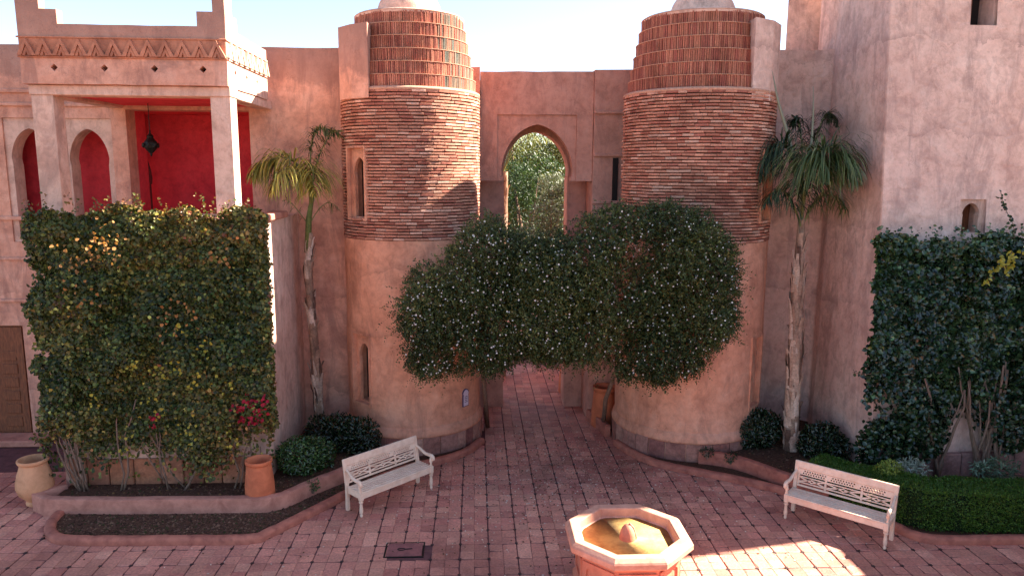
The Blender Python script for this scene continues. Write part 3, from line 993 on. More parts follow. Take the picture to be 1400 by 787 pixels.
# columns, beam and roof
for x0, x1 in ((-7.60, -7.24), (-4.59, -4.25)):
    b = MB(); b.ext(wob([(x0, 13.22), (x1, 13.22), (x1, 13.56), (x0, 13.56)], 1), [], 4.304, 7.14, 'z')
    into(b.build('column', M['pale']), lw)
b = MB(); b.box(-7.62, -4.23, 13.19, 13.6, 7.143, 7.31, .012); into(b.build('beam', M['pale']), lw)
b = MB(); b.box(-4.56, -4.26, 13.603, FY - .004, 7.143, 7.31, .012); into(b.build('beam', M['pale']), lw)
b = MB(); b.box(-7.6, -7.3, 13.603, FY - .004, 7.143, 7.31, .012); into(b.build('beam', M['pale']), lw)
b = MB(); b.box(-7.29, -4.57, 13.603, FY - .004, 7.2, 7.31); into(b.build('ceiling', M['red']), lw)
# stepped parapet with the zigzag band
PX0, PX1, PY0, PY1 = -7.66, -4.235, 13.1, 15.55
zl, zm, zh = 8.29, 8.53, 8.80
front = [(PX0, 7.314), (PX1, 7.314), (PX1, zh), (-4.43, zh), (-4.43, zm), (-4.70, zm), (-4.70, zl), (-7.0, zl), (-7.0, zm), (-7.28, zm), (-7.28, zh), (PX0, zh)]
def dia(x, z, r_=.062): return [(x - r_, z), (x, z - r_), (x + r_, z), (x, z + r_)]
dxs = [-7.11, -6.28, -5.45, -4.64]
b = MB(); b.ext(wob(front, .35, .008), [dia(x, 7.585) for x in dxs], PY0, PY0 + .18, 'y'); into(b.build('parapet', M['salmon']), lw)
b = MB(); b.box(PX0 + .1, PX1 - .2, PY0 + .182, PY0 + .21, 7.45, 7.72); into(b.build('vent_backing', M['dark']), lw)  # near-black sheet gives the vent holes their shade
side = [(PY0 + .184, 7.314), (PY1, 7.314), (PY1, zl), (13.75, zl), (13.75, zm), (13.5, zm), (13.5, zh), (PY0 + .184, zh)]
dys = [13.55, 14.2, 14.85]
b = MB(); b.ext(wob(side, .35, .008), [dia(y, 7.585) for y in dys], PX1 - .18, PX1 - .002, 'x'); into(b.build('parapet', M['pale']), lw)
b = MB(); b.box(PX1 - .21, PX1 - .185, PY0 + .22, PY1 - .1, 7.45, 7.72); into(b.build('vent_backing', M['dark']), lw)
b = MB(); b.ext(wob([(PY0 + .184, 7.314), (PY1, 7.314), (PY1, zl), (13.75, zl), (13.75, zm), (13.5, zm), (13.5, zh), (PY0 + .184, zh)], .35), [], PX0 + .002, PX0 + .18, 'x'); into(b.build('parapet', M['salmon']), lw)
b = MB(); b.box(PX0 + .19, PX1 - .22, PY0 + .22, FY - .01, 7.314, 7.42); into(b.build('roof', M['salmon']), lw)
for z in (7.755, 8.075):
    b = MB(); b.box(PX0 - .02, PX1 + .02, PY0 - .03, PY0 - .002, z - .014, z + .014, .006); into(b.build('band_moulding', M['band']), lw)
    if z < 8:
        b = MB(); b.box(PX0 + .01, PX1 - .01, PY0 - .008, PY0 - .002, 7.77, 8.06); into(b.build('band_field', M['band']), lw)
    b = MB(); b.box(PX1, PX1 + .025, PY0 - .002, PY1, z - .014, z + .014, .006); into(b.build('band_moulding', M['pale']), lw)
def chevron(w, h, s=.07, d=.055):
    mb = MB()
    o_ = [(-w / 2, 0), (-w / 2 + s * .9, 0), (0, h - s * 1.3), (w / 2 - s * .9, 0), (w / 2, 0), (w / 2, s * .25), (0, h), (-w / 2, s * .25)]
    mb.ext(o_, [], -d, 0, 'y')
    k = .5
    i_ = [(-w * k / 2, 0), (-w * k / 2 + s * .7, 0), (0, h * .52 - s), (w * k / 2 - s * .7, 0), (w * k / 2, 0), (0, h * .56)]
    mb.ext(i_, [], -d * .7, 0, 'y')
    return mb
nz_ = 12
w = (PX1 - PX0) / nz_
proto = chevron(w, .28)
o0 = proto.build('chevron', M['band'])
for k in range(nz_):
    o = o0 if k == 0 else link('chevron', o0.data)
    o.location = (PX0 + (k + .5) * w, PY0 - .0085, 7.772)
    into(o, lw)
n2 = 8
w2 = (PY1 - PY0) / n2
o0 = chevron(w2, .28).build('chevron', M['pale'])
for k in range(n2):
    o = o0 if k == 0 else link('chevron', o0.data)
    o.location = (PX1 + .001, PY0 + (k + .5) * w2, 7.772)
    o.rotation_euler = (0, 0, R(90))
    into(o, lw)

# hanging lantern in the terrace
ln = empty('lantern', (-6.5, 15.2, 6.15), 0, 'dark pierced metal lantern hanging in the red terrace', 'lantern')
b = MB(); b.tube([(0, 0, .52), (0, 0, 1.04)], .008, 6); b.build('chain', M['iron'], ln)
b = MB(); b.lathe([(.0, 0), (.025, .03), (.02, .06), (.05, .08), (.13, .17), (.14, .22), (.13, .28), (.06, .37), (.07, .40), (.03, .44), (.015, .48), (.02, .50), (.0, .53)], 8); b.build('body', M['iron'], ln)
for k in range(8):
    a = k * math.pi / 4
    b = MB(); b.box(-.03, .03, -.012, .012, -.05, .05, .008, M=Matrix.Translation((.145 * math.cos(a), .145 * math.sin(a), .22)) @ Matrix.Rotation(a + math.pi / 2, 4, 'Z') @ Matrix.Rotation(R(45), 4, 'Y'))
    b.build('star_facet', M['iron'], ln)

# ------------------------------------------------------------------ right side: curtain wall, back tower, tall building
b = MB()
pts = [(5.0, 16.0), (7.35, 16.0), (7.52, 15.93), (7.66, 15.78), (7.72, 15.58), (9.4, 15.58), (9.4, 16.5), (5.0, 16.5)]
b.ext(pts, [], 0, 8.53, 'z')
tag(b.build('curtain_wall', M['pink']), 'plain pink curtain wall behind the palm with two upright spears', 'wall')
b = MB(); b.ext(wob([(7.2, 17.2), (9.6, 17.2), (9.6, 19.5), (8.3, 19.5)], .6), [], 0, 10.6, 'z')
tag(b.build('square_tower', M['pink']), 'square pink plaster tower rising behind the curtain wall', 'tower')
b = MB(); b.tube([(8.12, 17.1, 8.5), (8.12, 17.1, 10.5)], .05, 10)
dp = b.build('drainpipe', M['pipe'], smooth=True, angle=40)
tag(dp, 'dark drainpipe running down the corner of the square pink tower', 'pipe')
rb = empty('tall_building', (10, 13, 0), 0, 'tall pink plaster building with swirled render and tiny arched windows', 'building')
BH = 15.4                                          # front block; the rear one is lower
def bat(z): return 12.82 + .68 * z / 9.0           # battered front
def quad_wall():
    mb = MB()
    x0, x1 = 7.56, 15.6
    xs = [x0, 9.06, 9.56, 11, 13, x1]
    zs = [0, 2, 4, 4.80, 5.44, 7, 8.60, 9.7, 12, BH]
    holes = [(9.06, 9.56, 4.80, 5.44), (9.06, 9.56, 8.60, 9.7)]
    vs, fs = [], []
    for z in zs:
        for x in xs: vs.append((x, bat(z), z))
    n = len(xs)
    for i in range(len(zs) - 1):
        for k in range(n - 1):
            xm, zm_ = (xs[k] + xs[k + 1]) / 2, (zs[i] + zs[i + 1]) / 2
            if any(h[0] < xm < h[1] and h[2] < zm_ < h[3] for h in holes): continue
            fs.append((i * n + k, i * n + k + 1, (i + 1) * n + k + 1, (i + 1) * n + k))
    mb.add(vs, fs)
    # left flank: rounded arris, then back to the curtain wall
    vs, fs = [], []
    zz = [0, 3, 6, 9, BH]
    for z in zz:
        y = bat(z)
        vs += [(7.56, y, z), (7.545, y + .03, z), (7.55, 15.3, z), (7.62, 15.62, z), (7.70, 15.8, z)]
    for i in range(len(zz) - 1):
        for k in range(4): fs.append((i * 5 + k + 1, i * 5 + k, (i + 1) * 5 + k, (i + 1) * 5 + k + 1))
    mb.add(vs, fs)
    mb.add([(7.7, 15.8, 0), (7.7, 16.6, 0), (7.7, 16.6, BH), (7.7, 15.8, BH)], [(0, 3, 2, 1)])
    mb.add([(x1, bat(0), 0), (x1, 16.6, 0), (x1, 16.6, BH), (x1, bat(BH), BH)], [(0, 1, 2, 3)])
    mb.add([(7.56, bat(BH), BH), (x1, bat(BH), BH), (x1, 16.6, BH), (7.7, 16.6, BH)], [(0, 1, 2, 3)])
    mb.add([(7.7, 16.6, 0), (x1, 16.6, 0), (x1, 16.6, BH), (7.7, 16.6, BH)], [(0, 3, 2, 1)])
    return mb
into(quad_wall().build('wall', M['pink']), rb)
b = MB(); b.ext([(9.62, 16.603), (15.58, 16.603), (15.58, 20), (9.62, 20)], [], 0, 10.9, 'z'); into(b.build('rear_wall', M['pink']), rb)  # unseen rear body, put here to stop sun entering the gap
def rb_window(z0, z1, zs, za, back):
    yf = bat((z0 + z1) / 2)
    b = MB()
    for x0, x1 in ((9.01, 9.06), (9.56, 9.61)): b.box(x0, x1, yf + .035, yf + .6, z0 - .05, z1 + .05)
    b.box(9.06, 9.56, yf + .03, yf + .6, z0 - .05, z0); b.box(9.06, 9.56, yf + .045, yf + .6, z1, z1 + .05)
    into(b.build('window_reveal', M['pink']), rb)
    b = MB(); b.ext([(9.062, z0 + .002), (9.558, z0 + .002), (9.558, z1 - .002), (9.062, z1 - .002)], [arch(9.31, .17, z0 + .02, zs, za, 8, .015)], yf + .07, yf + .2, 'y')
    w_ = into(b.build('window', M['pale']), rb)
    b = MB(); b.box(9.07, 9.55, yf + .45, yf + .5, z0 + .01, z1 - .01); o = b.build('window_back', M[back]); o.parent = w_
rb_window(4.80, 5.44, 5.12, 5.37, 'wood')
yf = bat(9.1)
b = MB()
for x0, x1 in ((9.01, 9.06), (9.56, 9.61)): b.box(x0, x1, yf + .06, yf + .6, 8.55, 9.75)
b.box(9.06, 9.56, yf + .0, yf + .6, 8.55, 8.6); b.box(9.06, 9.56, yf + .06, yf + .6, 9.7, 9.75)
into(b.build('window_reveal', M['pink']), rb)
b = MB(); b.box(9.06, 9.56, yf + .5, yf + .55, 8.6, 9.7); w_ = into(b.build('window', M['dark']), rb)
for x in (9.14, 9.3):
    b = MB(); b.box(x, x + .06, yf + .4, yf + .46, 8.6, 9.7, .01); o = b.build('window_frame', M['wood']); o.parent = w_
for k in range(9):
    x = 7.7 + k * .52
    b = MB(); b.box(x, x + .5, bat(.3) - .14, bat(.3) - .02, .2, .66 + random.uniform(-.01, .01), .015, c=random.choice([(.33, .17, .14), (.28, .14, .12), (.37, .2, .165)]))
    into(b.build('plinth_block', M['stone']), rb)
for k in range(7):                                  # merlons on the roof edge
    b = MB(); x = 7.9 + k * 1.05
    b.box(x, x + .5, bat(BH) - .0, bat(BH) + .35, BH + .003, BH + .5, .02)
    into(b.build('merlon', M['pink']), rb)
# unseen low wall, added beyond the frame to bound the sun patch
b = MB(); b.ext(wob([(11.3, -6), (12.6, -6), (12.6, 12.3), (11.3, 12.3)], .8), [], 0, 4.8, 'z')
tag(b.build('court_shade_wall', M['pink']), 'unseen low pink wall added to shade the court opposite the square vine', 'wall')

# ------------------------------------------------------------------ furniture
def turned(h, r_):
    p = [(.0, 0), (.35, 0), (.62, .05), (.62, .10), (.42, .13), (.75, .20), (.80, .30), (.62, .50), (.55, .58), (.95, .62), (.95, .66), (.6, .69), (1.0, .72)]
    return [(a * r_, z * h) for a, z in p]

def make_bench():
    t = empty('bench')
    L, D, SH = 1.66, .47, .43
    hx = L / 2
    W = M['white']
    for s in (-1, 1):                              # turned front legs, square back legs
        b = MB(); b.lathe(turned(SH, .042), 12, s * (hx - .04), -D / 2 + .04)
        b.box(s * (hx - .04) - .036, s * (hx - .04) + .036, -D / 2 + .004, -D / 2 + .076, SH * .72, SH + .02, .006)
        b.build('leg', W, t, smooth=True, angle=35)
        b = MB()
        Mx = Matrix.Translation((s * (hx - .035), D / 2 - .035, 0))
        b.box(-.03, .03, -.03, .03, 0, SH + .02, .005, M=Mx)
        b.build('leg', W, t)
        b = MB()
        b.box(-.03, .03, -.025, .025, 0, .47, .005, M=Matrix.Translation((s * (hx - .035), D / 2 - .03, SH + .02)) @ Matrix.Rotation(R(-9), 4, 'X'))
        b.build('back_post', W, t)
        # scrolled arm
        b = MB()
        pth = [(s * (hx - .04), D / 2 - .02, SH + .31), (s * (hx - .03), D / 2 - .12, SH + .27), (s * (hx - .02), D / 2 - .24, SH + .215), (s * (hx - .015), -D / 2 + .13, SH + .21),
               (s * (hx - .015), -D / 2 + .05, SH + .215), (s * (hx - .015), -D / 2 + .005, SH + .195), (s * (hx - .015), -D / 2 - .01, SH + .155), (s * (hx - .015), -D / 2 + .02, SH + .135)]
        b.tube(pth, [.024, .026, .029, .033, .034, .032, .027, .02], 8)
        arm = b.build('arm', W, t, smooth=True, angle=60)
        b = MB(); b.lathe([(.016, SH + .01), (.03, SH + .03), (.02, SH + .05), (.018, SH + .07), (.033, SH + .11), (.025, SH + .16), (.02, SH + .19)], 10, s * (hx - .03), -D / 2 + .05)
        b.build('arm_support', W, arm, smooth=True)
    b = MB(); b.box(-hx + .07, hx - .07, -D / 2 + .012, -D / 2 + .045, SH - .10, SH - .002, .005); b.build('apron', W, t)
    b = MB(); b.box(-hx + .06, hx - .06, D / 2 - .05, D / 2 - .02, SH - .09, SH - .002, .005); b.build('apron', W, t)
    for s in (-1, 1):
        b = MB(); x = s * (hx - .035); b.box(x - .016, x + .016, -D / 2 + .08, D / 2 - .07, SH - .10, SH - .002, .005); b.build('apron', W, t)
    ns = 6
    for k in range(ns):
        y0 = -D / 2 + .002 + k * (D - .06) / ns
        b = MB(); b.box(-hx + .01, hx - .01, y0, y0 + (D - .06) / ns - .023, SH, SH + .022, .007); b.build('seat_slat', W, t)
    # pierced back
    Mb = Matrix.Translation((0, D / 2 - .03, SH + .02)) @ Matrix.Rotation(R(-9), 4, 'X')
    holes = []
    for sct in range(3):
        cx0 = -hx + .13 + sct * (L - .26) / 3
        for k in range(9):
            for rw in (0, 1):
                x = cx0 + .03 + (k + .5 * rw) * ((L - .26) / 3 - .08) / 9
                z = .275 + rw * .038
                holes.append([(x - .016, z), (x, z - .017), (x + .016, z), (x, z + .017)])
    b = MB(); b.ext([(-hx + .066, .245), (hx - .066, .245), (hx - .066, .345), (-hx + .066, .345)], holes, -.014, .014, 'y', M=Mb); b.build('pierced_rail', W, t)
    b = MB(); b.box(-hx + .0, hx - .0, -.022, .022, .347, .475, .01, M=Mb); b.build('top_rail', W, t)
    for z0, z1, nm in ((.035, .068, 'lower_rail'), (.095, .118, 'fret_rail'), (.198, .220, 'fret_rail')):
        b = MB(); b.box(-hx + .066, hx - .066, -.013, .013, z0, z1, .004, M=Mb); b.build(nm, W, t)
    for x in (-hx + .30 + .24, hx - .30 - .24, -hx + .085, hx - .085):
        b = MB(); b.box(x - .018, x + .018, -.012, .012, .07, .244, .004, M=Mb); b.build('stile', W, t)
    xs = [-hx + .085, -hx + .54, hx - .54, hx - .085]
    for k in range(3):
        xa, xb = xs[k] + .02, xs[k + 1] - .02
        xm = (xa + xb) / 2
        b = MB()
        for (u0, v0, u1, v1) in ((xa, .12, xm - .03, .17), (xa, .196, xm - .03, .146), (xb, .12, xm + .03, .17), (xb, .196, xm + .03, .146)):
            d = Vector((u1 - u0, 0, v1 - v0)); ln_ = d.length
            Mx = Mb @ Matrix.Translation(((u0 + u1) / 2, 0, (v0 + v1) / 2)) @ Matrix.Rotation(-math.atan2(d.z, d.x), 4, 'Y')
            b.box(-ln_ / 2, ln_ / 2, -.009, .009, -.012, .012, .003, M=Mx)
        b.ext([(xm - .075, .158), (xm, .121), (xm + .075, .158), (xm, .195)], [[(xm - .03, .158), (xm, .142), (xm + .03, .158), (xm, .174)]], -.0115, .0115, 'y', M=Mb)
        b.build('fretwork', W, t)
    return t

bench = make_bench()
def place(o, fl, fr, depth=.47):
    d = Vector((fr[0] - fl[0], fr[1] - fl[1], 0)); u = d.normalized()
    mid = Vector(((fl[0] + fr[0]) / 2, (fl[1] + fr[1]) / 2, 0)) + Vector((-u.y, u.x, 0)) * (depth / 2 - .04)
    o.location = mid; o.rotation_euler = (0, 0, math.atan2(u.y, u.x))
place(bench, (-1.98, 11.86), (-.82, 12.99))
tag(bench, 'cream slatted garden bench standing before the plaqued tower', 'bench', 'cream garden benches')
b2 = copy_tree(bench)
place(b2, (5.36, 11.55), (6.50, 10.48))
tag(b2, 'cream slatted garden bench standing before the clipped box hedge', 'bench', 'cream garden benches')

# octagonal fountain
fo = empty('fountain', (2.17, 9.62, 0), 0, 'octagonal coral fountain with yellow stained basin and egg-shaped spout', 'fountain')
a0 = R(22.5)
b = MB(); b.lathe([(.80, 0), (.80, .10), (.755, .14), (.74, .16), (.74, .60), (.78, .66), (.82, .68)], 8, a0=a0); b.build('pedestal', M['fountain'], fo)
b = MB()
prof = [(.76, .66), (.90, .71), (.925, .735), (.925, .80), (.91, .825), (.86, .865), (.845, .868), (.735, .862), (.72, .85), (.70, .74), (.68, .725), (.56, .69), (.52, .60), (.3, .58)]
b.lathe(prof, 8, a0=a0); b.build('rim', M['rim'], fo)
b = MB(); b.lathe([(.0, .60), (.30, .61), (.44, .645), (.52, .70), (.60, .712), (.66, .727)], 40); b.build('basin', M['basin'], fo, smooth=True)
b = MB(); b.lathe([(.0, .655), (.455, .6555)], 40); b.f = [f for f in b.f if len(f) != 40]; b.build('water', M['water'], fo, smooth=True)
b = MB(); b.lathe([(.0, .60), (.105, .61), (.118, .66), (.118, .74), (.105, .82), (.08, .89), (.045, .935), (.0, .955)], 20); b.build('spout', M['fountain'], fo, smooth=True)
b = MB(); b.tube([(.118, -.02, .65), (.123, -.02, .76), (.08, -.02, .9), (.02, -.01, .965)], .012, 8); b.build('spout_pipe', M['rim'], fo, smooth=True)
for k in range(8):
    a = k * math.pi / 4
    Mx = Matrix.Rotation(a, 4, 'Z') @ Matrix.Translation((0, -.74 * math.cos(R(22.5)), 0))
    b = MB(); b.ext([(-.26, .2), (.26, .2), (.26, .58), (-.26, .58)], [arch(0, .2, .24, .42, .54, 8, .0)], -.025, .002, 'y', M=Mx); b.build('panel_frame', M['fountain'], fo)

# square service hatch in the paving
hc = empty('service_hatch', (-1.12, 10.75, 0), 0, 'rusty red square service hatch with ring handle let into the paving', 'hatch')
b = MB(); b.ext([(-.31, -.23), (.31, -.23), (.31, .23), (-.31, .23)], [[(-.285, -.205), (.285, -.205), (.285, .205), (-.285, .205)]], -.02, .004, 'z'); b.build('frame', M['iron'], hc)
b = MB(); b.box(-.275, .275, -.195, .195, -.015, .006, .006); b.build('cover', M['hatch'], hc)
b = MB(); b.tube([(-.05 + .06 * math.cos(k * .5236), .03 * math.sin(k * .5236), .012) for k in range(13)], .007, 6); b.tube([(.0, 0, .012), (.12, .012, .012)], .008, 6); b.build('handle', M['iron'], hc)

def pot(name, loc, h, r_, prof, mat, label, soil=True, group=None):
    t = empty(name, loc, random.uniform(0, 6), label, 'pot', group)
    b = MB(); b.lathe([(a * r_, z * h) for a, z in prof], 28, wob=.006); b.build('body', mat, t, smooth=True, angle=50)
    return t
JAR = [(.0, 0), (.48, 0), (.55, .02), (.56, .06), (.50, .10), (.62, .16), (.88, .26), (1.0, .40), (.98, .52), (.88, .68), (.74, .84), (.71, .90), (.80, .93), (.84, .965), (.82, 1.0), (.74, 1.0), (.66, .93), (.70, .84), (.85, .6), (.8, .3), (.0, .25)]
TUB = [(.0, 0), (.97, 0), (1.0, .03), (.98, .3), (.90, .62), (.82, .84), (.80, .88), (.88, .90), (.92, .95), (.90, 1.0), (.82, 1.0), (.74, .95), (.72, .85), (.82, .5), (.0, .45)]
pot('clay_jar', (-7.82, 12.62, 0), .84, .30, JAR, M['jar'], 'big pale clay jar standing on the paving beside the planter')
pot('terracotta_pot', (-3.80, 12.32, .235), .66, .255, TUB, M['terracotta'], 'orange terracotta pot standing on the raised bed beside the red blossoms')
pot('terracotta_pot', (3.02, 16.35, 0), .95, .30, TUB, M['terracotta'], 'terracotta pot at the mouth of the gate passage')
pot('terracotta_pot', (2.52, 19.0, 0), .85, .27, TUB, M['terracotta'], 'terracotta pot deep inside the gate passage')
bw = empty('clay_saucer', (7.42, 12.55, .235), 0, 'shallow clay saucer on the bed below the ivied building', 'saucer')
b = MB(); b.lathe([(.0, 0), (.15, 0), (.24, .10), (.25, .14), (.23, .14), (.14, .04), (.0, .035)], 24); b.build('dish', M['jar'], bw, smooth=True, angle=40)
wbw = empty('white_bowl', (7.40, 12.50, .275), 0, 'small white bowl lying in the clay saucer', 'bowl')
b = MB(); b.lathe([(.0, 0), (.05, 0), (.10, .07), (.095, .075), (.05, .02), (.0, .018)], 20); b.build('cup', M['white'], wbw, smooth=True, angle=40)
tag(band([(2.98, 15.55), (2.86, 16.2), (2.72, 16.7)], .13, -.01, .28, .02).build('planter_wall', M['kerb'], smooth=True, angle=40), 'short low wall edging the bed in the gate passage', 'planter wall')

# ------------------------------------------------------------------ vegetation
def wall_vine(name, label, x0, x1, zlo, ztop, yface, thick, n, Lr, pal, seed, mat, dens_floor=None, side=None, ragged=.25, tone0=.47, skirt=1.1):
    """creeper on a wall: leaves in an uneven mat standing off the wall face"""
    g_ = np.random.default_rng(seed)
    t = empty(name, ((x0 + x1) / 2, yface - .15, 0), 0, label, 'climber')
    m_ = int(n * 1.7)
    X = g_.uniform(x0 - .15, x1 + .15, m_); Z = g_.uniform(zlo - .3, ztop + .35, m_)
    U = np.stack([X, np.zeros(m_), Z], 1)
    edge = fbm(U, .9, seed + 1) * ragged * .45
    keep = (X > x0 + edge) & (X < x1 + fbm(U, .8, seed + 2) * ragged * .4) & (Z < ztop + fbm(U * [1, 1, 0], .9, seed + 3) * ragged * .5 + .05)
    # thin, gappy skirt near the ground
    low = zlo + fbm(U, .55, seed + 4) * .35
    keep &= (Z > low) | (g_.random(m_) < .05)
    thin = np.clip((Z - low) / skirt, .12, 1)
    keep &= g_.random(m_) < thin
    gap = fbm(U, .75, seed + 6)
    keep &= (gap > -.8) | (g_.random(m_) < .3)
    U = U[keep][:n]; k = len(U)
    bulge = thick * (.5 + .34 * fbm(U, .35, seed + 5) + .42 * fbm(U, 1.35, seed + 7, 2))
    bulge = np.clip(bulge, .05, thick * 1.5)
    dep = 1 - np.abs(g_.normal(0, .33, k)) ; dep = np.clip(dep, .02, 1.05)
    Y = yface - .03 - bulge * dep
    P = np.stack([U[:, 0], Y, U[:, 2]], 1)
    grad = np.stack([fbm(P, 1.1, seed + 8), np.full(k, -1.15), .35 + .6 * fbm(P, 1.3, seed + 9)], 1)
    N = unit(grad + g_.normal(0, .5, (k, 3)))
    A = np.stack([g_.normal(0, .75, k), g_.normal(-.25, .4, k), g_.normal(-.55, .6, k)], 1)
    tone = tone0 + .26 * fbm(P, .33, seed + 10, 4) + g_.normal(0, .14, k)
    c = ramp(tone, pal) * np.exp(g_.normal(0, .55, (k, 1)))
    L = g_.uniform(*Lr, k)
    o = leaves('foliage', P, A, N, L, L * g_.uniform(.7, .95, k), c, mat)
    into(o, t); o['kind'] = 'stuff'
    if side is not None:                              # leaves turning the corner on one flank
        ns, xs, y1 = side
        Ys = yface - thick * .3 + (y1 - yface + thick * .3) * g_.random(ns) ** 1.6
        Zs = g_.uniform(zlo + .6, ztop, ns)
        P = np.stack([xs + g_.uniform(0, .16, ns) * np.clip(1.2 - (Ys - yface) / (y1 - yface), .1, 1), Ys, Zs], 1)
        N = unit(np.stack([np.full(ns, 1.1), np.full(ns, -.4), np.full(ns, .4)], 1) + g_.normal(0, .5, (ns, 3)))
        A = np.stack([g_.normal(.2, .5, ns), g_.normal(0, .6, ns), g_.normal(-.6, .5, ns)], 1)
        c = ramp(.5 + g_.normal(.1, .2, ns), pal) * g_.uniform(.7, 1.3, (ns, 1))
        L = g_.uniform(*Lr, ns)
        o = leaves('foliage', P, A, N, L, L * .8, c, mat); into(o, t); o['kind'] = 'stuff'
    # free shoots on the top edge
    ps, as_, ns_, cs = [], [], [], []
    for q in range(46):
        x = g_.uniform(x0 + .1, x1 - .1); ln_ = g_.uniform(.12, .42)
        lean = g_.normal(0, .35)
        for j in range(int(ln_ / .035)):
            s_ = j * .035
            ps.append((x + lean * s_ + g_.normal(0, .012), yface - thick * .4 + g_.normal(0, .05), ztop - .02 + s_))
            as_.append((g_.normal(0, 1), g_.normal(-.4, .6), g_.normal(.1, .6))); ns_.append((g_.normal(0, .6), -1, g_.normal(.5, .4)))
    P = np.array(ps); k = len(P)
    L = g_.uniform(Lr[0] * .7, Lr[1] * .8, k)
    o = leaves('top_shoots', P, np.array(as_), np.array(ns_), L, L * .75, ramp(g_.uniform(.4, 1, k), pal), mat); into(o, t); o['kind'] = 'stuff'
    return t

def stems(t, spots, seed, zb, y, mat, h=(.7, 1.8), r0_=.022, lean=.3, n=(2, 5)):
    g_ = np.random.default_rng(seed)
    for x in spots:
        for q in range(int(g_.integers(*n))):
            H_ = g_.uniform(*h); dx = g_.normal(0, lean)
            pth = []
            for i in range(6):
                f = i / 5
                pth.append((x + g_.normal(0, .03) + dx * f + .04 * math.sin(f * 7 + q), y + g_.normal(0, .03) + (.10 * f), zb - .03 + H_ * f))
            r_ = r0_ * g_.uniform(.5, 1.2)
            b = MB(); b.tube(pth, [r_ * (1 - .1 * i) for i in range(6)], 6)
            into(b.build('stem', mat, smooth=True), t)

PAL_L = [(0, (0.013, 0.0259, 0.00864)), (.25, (0.0288, 0.0475, 0.0115)), (.42, (0.0576, 0.0706, 0.0158)), (.57, (0.101, 0.0972, 0.0216)), (.72, (0.158, 0.119, 0.0288)), (.86, (0.216, 0.115, 0.036)), (1, (0.238, 0.0792, 0.036))]
PAL_R = [(0, (0.0064, 0.016, 0.0072)), (.35, (0.0144, 0.0336, 0.0144)), (.6, (0.0272, 0.0544, 0.02)), (.85, (0.056, 0.084, 0.024)), (1, (0.12, 0.136, 0.032))]
vl = wall_vine('wall_vine', 'square-clipped tall green vine covering the terrace front, flecked yellow and orange', -7.62, -3.66, .6, 5.16, BY - .01, .52, 46000, (.045, .085), PAL_L, 11, M['leaf'], side=(1500, -3.80, 13.35))
stems(vl, [-7.05, -6.95, -6.3, -5.55, -5.2, -4.3, -4.0], 5, .235, 12.62, M['bark'])
vr = wall_vine('wall_vine', 'dark green ivy draped over the wall of the tall pink building', 7.32, 10.9, 1.45, 4.66, 13.0, .42, 26000, (.065, .115), PAL_R, 31, M['leaf_shiny'], side=None, ragged=.32, skirt=1.5)
stems(vr, [8.75, 9.5, 9.62, 9.85], 9, .2, 12.6, M['bark'], (1.5, 2.3), .034, .22, (3, 6))
# leaves below: ivy skirt left of the bare stems
def blob_leaves(n, c0, rad, Lr, pal, seed, flat=.0, wr=.5):
    g_ = np.random.default_rng(seed)
    d = unit(g_.normal(size=(n, 3)))
    rr = g_.random(n) ** .22
    lump = 1 + .16 * fbm(d, .6, seed + 1)
    P = np.array(c0) + d * np.array(rad) * (rr * lump)[:, None]
    P[:, 2] = np.maximum(P[:, 2], c0[2] - rad[2] * (1 - flat) )
    N = unit(d + [0, 0, .5] + g_.normal(0, .5, (n, 3)))
    A = unit(d * .4 + g_.normal(0, .7, (n, 3)))
    c = ramp(.5 + .18 * fbm(P, .9, seed + 2) + g_.normal(0, .17, n), pal) * g_.uniform(.7, 1.25, (n, 1))
    L = g_.uniform(*Lr, n)
    return P, A, N, L, L * wr, c
for c0, rad, n, sd in (((7.75, 12.72, .75), (.55, .3, .65), 1900, 3), ((8.35, 12.72, 1.2), (.6, .28, .6), 1500, 5), ((10.2, 12.7, 1.4), (.6, .28, .7), 1300, 8)):
    P, A, N, L, W_, c = blob_leaves(n, c0, rad, (.065, .115), PAL_R, sd, wr=.8)
    o = leaves('foliage', P, A, N, L, W_, c, M['leaf_shiny']); into(o, vr); o['kind'] = 'stuff'
# ivy leaves coloured yellow for the sun they catch
ps = []
for (xa, za, xb, zb_) in ((9.12, 3.95, 9.5, 4.5), (9.55, 4.2, 9.62, 4.5), (9.75, 4.5, 10.3, 4.62)):
    for k in range(34):
        f = random.random(); ps.append((xa + (xb - xa) * f + random.gauss(0, .04), 12.46 + random.gauss(0, .03), za + (zb_ - za) * f + random.gauss(0, .035)))
P = np.array(ps); k = len(P)
o = leaves('sunlit_shoot', P, RNG.normal(0, 1, (k, 3)) - [0, 0, .5], RNG.normal(0, .5, (k, 3)) + [.2, -1, .4], RNG.uniform(.06, .1, k), RNG.uniform(.05, .08, k), ramp(RNG.random(k), [(0, (.30, .26, .03)), (1, (.5, .42, .06))]), M['leaf']); into(o, vr); o['kind'] = 'stuff'
